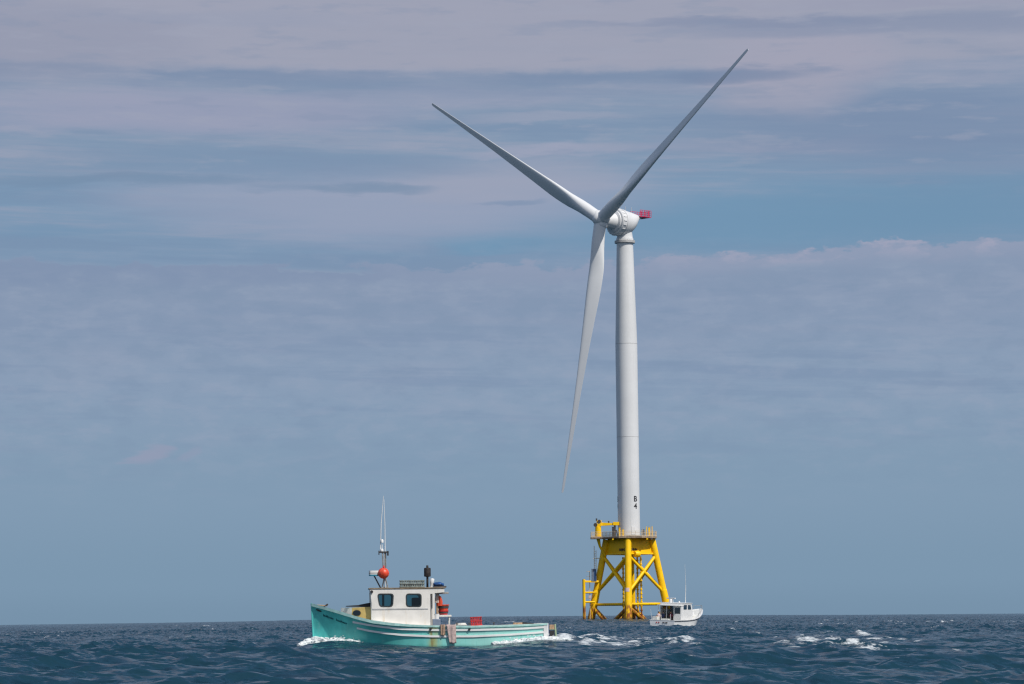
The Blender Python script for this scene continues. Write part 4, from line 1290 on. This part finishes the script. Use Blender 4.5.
    basket(.45 + zt + .085, .205, .245, .22, MT['red'], 'dark red round basket standing on the white table, lower of the stack')
    basket(.45 + zt + .085 + .225, .225, .275, .30, MT['redor'], 'orange-red round basket on top of the stack on the white table')
    # oilskins on the post
    for nm, mt, px, y0, y1, lab in (('oilskin', MT['redor'], 438.6, 596.5, 606, 'red-orange oilskin hanging under the aft roof edge beside the baskets'), ('towel', MT['yelm'], 436.3, 592.5, 603, 'pale cloth hanging by the door post under the roof edge')):
        m = MB(); rings = []
        za, zb = LZ(px, y1), LZ(px, y0)
        for i, u in enumerate(np.linspace(0, 1, 8)):
            w = .13 * (1 - .45 * u ** 2) * (1 + .1 * math.sin(4 * u)); 
            rings.append([(w * math.cos(a) * (1 + .18 * math.sin(3 * a + 3 * u)), .05 * math.sin(a) * (1 + .3 * math.cos(5 * a)), (zb - za) * u) for a in np.linspace(0, 2 * math.pi, 20, endpoint=False)])
        m.loft(rings); ltag(m, nm, mt, lab, 'oilskin' if nm == 'oilskin' else 'cloth', LX(px), -1.05, za)
    m = MB(); m.lathe([(.02, 0), (.13, 0), (.155, .26), (.165, .265), (.145, .26), (.12, .03)], 18)
    ltag(m, 'bucket', MT['white'], 'white bucket on the cockpit rail beside the door post', 'bucket', LX(435.2), -1.25, LZ(435, 619))
    m = MB(); m.box(-.2, .2, -.2, .2, 0, LZ(435, 619) - .45 - .002)
    ltag(m, 'bait_box', MT['cab'], 'blue-grey bait box under the white bucket', 'box', LX(435.2), -1.2, .452, .03)
    # canvas mats draped over the gunwale
    def mat_cloth(name, x0, x1, xb0, xb1, zbot, mt, label):
        vs, fs = [], []
        NU, NV = 10, 16
        for j in range(NV + 1):
            v = j / NV
            for i in range(NU + 1):
                u = i / NU
                px = (x0 + (x1 - x0) * u) * (1 - v) + (xb0 + (xb1 - xb0) * u) * v
                d = LBD(px); zt = LBH.zs(d) + .10
                if v < .25:
                    y = -(LBH.hb(d, LBH.zs(d)) - .35 * (1 - v / .25) + .07); z = zt
                else:
                    z = zt + (zbot - zt) * ((v - .25) / .75) + .015 * math.sin(u * 9)
                    y = -(LBH.hb(d, min(z, LBH.zs(d))) + .09 + .02 * math.sin(u * 10 + v * 3))
                vs.append((LX(px), y, z))
        for j in range(NV):
            for i in range(NU): fs.append((j * (NU + 1) + i, j * (NU + 1) + i + 1, (j + 1) * (NU + 1) + i + 1, (j + 1) * (NU + 1) + i))
        m = MB(); m.add(vs, fs)
        o = ltag(m, name, mt, label, 'mat', 0, 0, 0)
        s = o.modifiers.new('thickness', 'SOLIDIFY'); s.thickness = .025; s.offset = 0
    mat_cloth('canvas_mat', 443.2, 453.6, 447.4, 454, LZ(450, 643), MT['canvas'], 'long pinkish white canvas mat draped over the gunwale amidships')
    mat_cloth('canvas_mat', 438.4, 443.0, 438.8, 443, LZ(441, 635.2), MT['canvas2'], 'short tan canvas mat draped over the gunwale beside the long pale one')
    # boards and rope on the aft side deck
    zz = lambda px: LBH.zs(LBD(px)) + .078
    m = MB(); m.box(-.24, .24, -.15, .15, 0, .09)
    ltag(m, 'plank', MT['tan'], 'short tan plank lying on the side deck near the stern', 'plank', LX(515.5), -1.35, zz(515), .01)
    m = MB(); m.loft([[(-.3, y, 0), (.34, y, 0), (.2, y, .05), (-.28, y, .10)] for y in (-.15, .15)])
    ltag(m, 'rubber_mat', MT['black'], 'black rubber mat folded on the side deck beside the tan plank', 'mat', LX(525.5), -1.35, zz(525))
    m = MB(); m.tube([(.3 * math.cos(a) * (1 - .003 * k), .13 * math.sin(a),   .03 + .001 * k) for k, a in enumerate(np.linspace(0, 5 * 2 * math.pi, 80))], .022, 6)
    ltag(m, 'rope_coil', MT['white2'], 'pale rope coiled on the side deck beside the pinkish canvas mat', 'rope', LX(459), -1.42, zz(459))
    # anchor on the foredeck
    t = lthing('anchor', 'small rusty anchor lying on the foredeck at the bow', 'anchor', LX(322.4), -.1, LBH.zs(LBD(322)) + .0)
    m = MB(); m.tube([(-.25, 0, .10), (.28, .02, .06)], .03, 8); m.build('shank', MT['tan'], t)
    m = MB(); m.tube([(.12, -.2, .02), (.24, -.05, .1), (.28, .0, .12), (.24, .08, .1), (.1, .22, .02)], [.02, .045, .05, .045, .02], 8); m.build('fluke', MT['exh'], t)
    # rail bits
build_gear()

# ------------------------------------------------------------------ white water thrown up along the turquoise hull (lumpy foam, real height)
def vnoise(n, seed):
    r = np.random.RandomState(seed)
    P = r.uniform(0, 6.28, (n, 3)); F = r.normal(0, 1, (n, 2))
    return P, F
def build_spray():
    m = bpy.data.materials.new('foam_white'); m.use_nodes = True
    b = m.node_tree.nodes['Principled BSDF']; g = G(m.node_tree)
    tc = g.node('ShaderNodeTexCoord').outputs['Object']
    m.node_tree.links.new(g.mix(g.step(g.noise(tc, 4.0, 5, .6), .35, .65), (.50, .56, .58), (.80, .82, .82)), b.inputs['Base Color'])
    b.inputs['Roughness'].default_value = .9
    bn = g.node('ShaderNodeBump'); bn.inputs['Strength'].default_value = .8; bn.inputs['Distance'].default_value = .06
    m.node_tree.links.new(g.noise(tc, 9.0, 5, .65), bn.inputs['Height']); m.node_tree.links.new(bn.outputs[0], b.inputs['Normal'])
    rs = np.random.RandomState(4)
    def clump(name, label, path, dens):
        """path: (x, y offset from hull, width, base z, height)"""
        mb = MB()
        ico = bmesh.new(); bmesh.ops.create_icosphere(ico, subdivisions=1, radius=1.0)
        iv = [v.co.copy() for v in ico.verts]; ico.verts.index_update(); fi = [[v.index for v in f.verts] for f in ico.faces]; ico.free()
        for i in range(dens):
            q = rs.uniform(0, len(path) - 1.001); k = int(q); f = q - k
            p = [path[k][j] * (1 - f) + path[k + 1][j] * f for j in range(5)]
            v = rs.normal(0, .5)
            hh = max(0, 1 - abs(v)) * p[4]
            y = p[1] - v * p[2]
            r = rs.uniform(.03, .13) * (.5 + .8 * max(0, 1 - abs(v)))
            c = Vector((p[0] + rs.normal(0, .08), y, p[3] + hh * rs.uniform(-.2, .9) ))
            if rs.rand() < .12: c.z += rs.uniform(.05, .22); r *= .35
            mb.add([c + Vector((w.x * r * rs.uniform(1.0, 2.0), w.y * r, w.z * r * rs.uniform(.5, .9))) for w in iv], fi)
        o = mb.build(name, m); o.location = LB_LOC; o.rotation_euler = (0, 0, LB_RZ)
        tag(o, label, None, None, 'stuff')
    h = lambda px: -(LBH.hb(LBD(max(px, 312.5)), .4) + .12)
    clump('bow_wave_foam', 'white foam thrown up at the turquoise bow', [
        (LX(301), -.5, .25, .22, .05), (LX(307), -.15, .35, .30, .22), (LX(312), h(312), .4, .36, .30), (LX(320), h(320) - .1, .45, .38, .26), (LX(332), h(332) - .2, .45, .38, .24),
        (LX(343), h(343) - .25, .4, .36, .20), (LX(352), h(352) - .25, .3, .34, .12), (LX(362), h(362) - .25, .2, .28, .04)], 620)
    clump('stern_wash_foam', 'white wash along the aft turquoise hull', [
        (LX(494), -1.98, .15, .22, .03), (LX(506), -1.98, .2, .25, .12), (LX(522), -1.95, .25, .32, .15), (LX(536), -1.9, .25, .40, .14), (LX(548), -1.5, .5, .42, .12), (LX(566), -1.0, .8, .36, .12)], 420)
build_spray()

# ------------------------------------------------------------------ people
def person(label, loc, rz, shirt, hair, arms):
    me = bpy.data.meshes.new('person')
    vs = [(0, 0, .93), (0, .01, 1.12), (0, .01, 1.36), (0, 0, 1.46), (0, -.01, 1.55), (0, -.02, 1.66), (0, -.01, 1.75)]
    rd = [.15, .14, .155, .075, .06, .105, .07]
    es = [(i, i + 1) for i in range(6)]
    for sd in (-1, 1):
        b = len(vs)
        vs += [(sd * .17, .01, 1.38)] + [(sd * x, y, z) for x, y, z in arms[0 if sd < 0 else 1]]
        rd += [.07, .05, .042, .035]
        es += [(2, b), (b, b + 1), (b + 1, b + 2), (b + 2, b + 3)]
        b = len(vs)
        vs += [(sd * .1, 0, .86), (sd * .115, -.02, .48), (sd * .12, .02, .09), (sd * .13, -.14, .04)]
        rd += [.095, .07, .05, .045]
        es += [(0, b), (b, b + 1), (b + 1, b + 2), (b + 2, b + 3)]
    me.from_pydata(vs, es, [])
    o = bpy.data.objects.new('person', me); COL.objects.link(o)
    sk = o.modifiers.new('skin', 'SKIN'); sk.use_smooth_shade = True
    if not me.skin_vertices: return
    for v, r in zip(me.skin_vertices[0].data, rd): v.radius = (r, r)
    me.skin_vertices[0].data[0].use_root = True
    ss = o.modifiers.new('subdivision', 'SUBSURF'); ss.levels = 1; ss.render_levels = 1
    dg = bpy.context.evaluated_depsgraph_get()
    m2 = bpy.data.meshes.new_from_object(o.evaluated_get(dg))
    for k in ('skin', shirt, 'trou'): m2.materials.append(MT[k])
    for p in m2.polygons:
        c = p.center
        p.material_index = 2 if c.z < .92 else (0 if c.z > 1.47 or (abs(c.x) > .2 and c.y < -.18) else 1)
        p.use_smooth = True
    o.modifiers.clear(); o.data = m2
    o.location = loc; o.rotation_euler = (0, 0, rz)
    tag(o, label, 'person', 'people aboard the white boat')
    h = MB(); h.lathe([(.03, .135), (.08, .115), (.112, .05), (.118, -.02), (.09, -.03)], 14, Matrix.Translation((0, .012, 1.67)))
    h.build('hair', MT[hair], o)
    n = MB(); n.tube([(0, -.115, 1.67), (0, -.15, 1.645)], [.012, .02], 6); n.build('nose', MT['skin'], o)

# ------------------------------------------------------------------ white motor boat by the jacket
def build_white_boat():
    t = thing('motor_boat', 'white cabin motor boat with radar and whip antenna beside the yellow jacket', 'boat', SB_LOC, SB_PHI)
    t.rotation_euler = (R(2.5), 0, SB_PHI)
    L = 13.4
    H = Hull(L, L, -1, 2.05, 6.2, 0.96, [(0, 2.6), (1.2, 2.45), (3, 1.95), (5, 1.42), (7, 1.16), (9, 1.06), (13.4, 1.02)], 0.10, 0.92, -0.8, 2.1)
    m = MB(); H.shell(m, 50, 14); hull = m.build('hull', MT['hwhite'], t, angle=50)
    m = MB(); H.rail(m, 0.3, L, -0.10, 0.06, 0.05, -1); m.build('rub_rail', MT['dsteel'], hull)
    m = MB(); H.rail(m, 0.2, L, 0.02, 0.06, 0.03, 0.25); m.box(-.02, .25, -1.95, 1.95, .98, 1.06); m.build('gunwale', MT['white'], hull)
    m = MB(); H.rail(m, 2.0, L, 0, 0.26, 0.012, -1, zfun=lambda d: 0.06); m.box(-.03, -.005, -1.8, 1.8, -.3, .18); m.build('boot_stripe', MT['antfoul'], hull)
    m = MB(); H.deck(m, .2, L - 6.4, -.03); H.deck(m, L - 6.5, L - .05, 0, zc=.5); m.build('deck', MT['white2'], t)
    # marks on the transom (worn, unreadable at this size)
    for y, w in ((.85, .14), (.5, .16), (-.2, .22), (-.5, .12), (-.75, .18)):
        m = MB(); m.box(-.045, -.02, y - w / 2, y + w / 2, .6, .78, 1 if y > .4 else 0)
        m.build('transom_mark', [MT['mark'], MT['red']], hull)
    # deck house
    zr = 3.42
    HWd = 1.66
    m = MB()
    so = [(2.8, 1.0), (6.7, 1.0), (6.7, 2.3), (6.25, zr), (2.8, zr)]
    sw = [rrect([(3.55, 2.55), (4.75, 2.55), (4.75, 3.22), (3.55, 3.22)], .08), rrect([(5.0, 2.55), (6.25, 2.55), (5.98, 3.22), (5.0, 3.22)], .08)]
    for sd in (-1, 1):
        vs, fs = panel(so, sw, lambda a, b, d: (a, sd * (HWd - d), b), .05); m.add(vs, fs)
    ao = [(-HWd + .051, .5), (-.45, .5), (-.45, 3.1), (-HWd + .051, 3.1)]
    aw = rrect([(-1.5, 1.95), (-.62, 1.95), (-.62, 2.85), (-1.5, 2.85)], .06)
    vs, fs = panel(ao, [aw], lambda a, b, d: (2.78 + d, a, b), .05); m.add(vs, fs)
    vs, fs = panel([(-HWd + .051, 3.11), (HWd - .051, 3.11), (HWd - .051, zr), (-HWd + .051, zr)], [], lambda a, b, d: (2.78 + d, a, b), .05); m.add(vs, fs)
    fo = [(-HWd + .051, 1.2), (HWd - .051, 1.2), (HWd - .051, zr), (-HWd + .051, zr)]
    fw_ = [rrect([(y, 2.45), (y + .95, 2.45), (y + .95, 3.2), (y, 3.2)], .06) for y in (-1.5, -.47, .56)]
    vs, fs = panel(fo, fw_, lambda a, b, d: (6.72 - .35 * max(0, b - 2.3) - d, a, b), .05); m.add(vs, fs)
    house = m.build('deckhouse', MT['white'], t, angle=25)
    for sd in (-1, 1):
        for w in sw:
            m = MB(); m.add([(p[0], sd * (HWd - .02), p[1]) for p in w], [list(range(len(w)))]); m.build('window', MT['glass2'], house)
    m = MB(); m.add([(2.81, p[0], p[1]) for p in aw], [list(range(len(aw)))]); m.build('window', MT['glass2'], house)
    for w in fw_:
        m = MB(); m.add([(6.70 - .35 * max(0, p[1] - 2.3), p[0], p[1]) for p in w], [list(range(len(w)))]); m.build('window', MT['glass2'], house)
    m = MB(); m.box(2.95, 6.45, -1.75, 1.75, zr, zr + .1); m.build('roof', MT['white'], t, .04)
    m = MB(); m.box(1.9, 3.6, -1.72, 1.72, 3.08, 3.17); m.build('hardtop', MT['white'], t, .03)
    for y in (1.62, .55):
        m = MB(); m.tube([(2.1 if y > 1 else 2.6, y, .5), (2.1 if y > 1 else 2.6, y, 3.09)], .05, 8); m.build('hardtop_post', MT['white'], t)
    m = MB(); m.box(3.4, 3.9, .0, 1.4, .5, 1.6); m.build('cabin_seat', MT['dsteel'], house, .04); m = MB(); m.box(5.3, 5.9, -1.4, 1.4, .6, 1.9); m.build('console', MT['dsteel'], house, .04)
    # low foredeck trunk
    m = MB(); m.loft([[(6.7, -1.3, 1.3), (6.7, 1.3, 1.3), (6.7, 1.1, 2.15), (6.7, -1.1, 2.15)], [(9.6, -.7, 1.7), (9.6, .7, 1.7), (9.5, .5, 2.25), (9.5, -.5, 2.25)]])
    m.build('foredeck_trunk', MT['white'], t, .05)
    # radar: open array on pedestal
    rx, ry = 3.6, .35
    m = MB(); m.lathe([(.34, zr - .28), (.32, zr + .35), (.26, zr + .55), (.2, zr + .62)], 16, Matrix.Translation((rx, ry, 0)))
    rad = m.build('radar', MT['white'], t)
    M = Matrix.Translation((rx, ry, 0)) @ Matrix.Rotation(R(70), 4, 'Z')
    m = MB(); m.box(-.85, .85, -.1, .1, zr + .62, zr + .78, 0, M); m.build('radar_array', MT['white'], rad, .03)
    m = MB()
    m.tube([(5.6, -1.0, zr + .08), (5.55, -1.0, zr + 2.6)], [.055, .045], 8); m.tube([(5.55, -1.0, zr + 2.6), (5.2, -.95, zr + 5.6)], [.03, .014], 8)
    m.build('whip_antenna', MT['white'], t)
    m = MB(); m.lathe([(.12, zr + .1), (.12, zr + .25), (.05, zr + .32)], 12, Matrix.Translation((5.0, -.3, 0))); m.build('gps_dome', MT['white'], t)
    # bow rail
    m = MB()
    for sd in (-1, 1):
        ps = [H.P(d, H.zs(d), sd, -.08) for d in (.15, 1.2, 2.4, 3.8, 5.2)]
        m.tube([p + Vector((0, 0, .55)) for p in ps], .025, 6)
        for p in ps: m.tube([p, p + Vector((0, 0, .55))], .02, 6)
    m.build('bow_rail', MT['galv'], t)
    # stern gear
    m = MB()
    m.box(.3, 1.1, .9, 1.7, .5, 1.5); m.build('stern_locker', MT['white2'], t, .04); m = MB(); m.box(.3, .7, -.9, .3, .5, 1.25)
    m.build('stern_locker', MT['white2'], t, .04)
    for p, q in (((.2, -1.2, 1.0), (.1, -1.25, 1.9)), ((.2, 1.7, 1.0), (-.1, 1.8, 2.5)), ((.15, .2, 1.0), (.05, .2, 1.8))):
        m = MB(); m.tube([p, q], .028, 6); m.build('rod_holder', MT['white'], t)
    SM = Matrix.Translation(SB_LOC) @ Matrix.Rotation(SB_PHI, 4, 'Z')
    dn = [(.24, 0, 1.14), (.25, -.12, .96), (.24, -.2, .92)]
    fwd = [(.26, -.04, 1.15), (.22, -.26, 1.1), (.16, -.36, 1.12)]
    person('person in a pale pink shirt standing at the stern of the white boat', SM @ Vector((1.5, 1.2, .5)), SB_PHI + R(120), 'shirtw', 'hair', (dn, fwd))
    person('person in navy clothing under the hardtop of the white boat', SM @ Vector((2.45, .95, .5)), SB_PHI + R(60), 'shirtb', 'hair', (fwd, dn))
    person('person in a maroon top standing by the cabin of the white boat', SM @ Vector((2.55, -.25, .5)), SB_PHI + R(-70), 'shirtm', 'hair', (fwd, fwd))

build_white_boat()
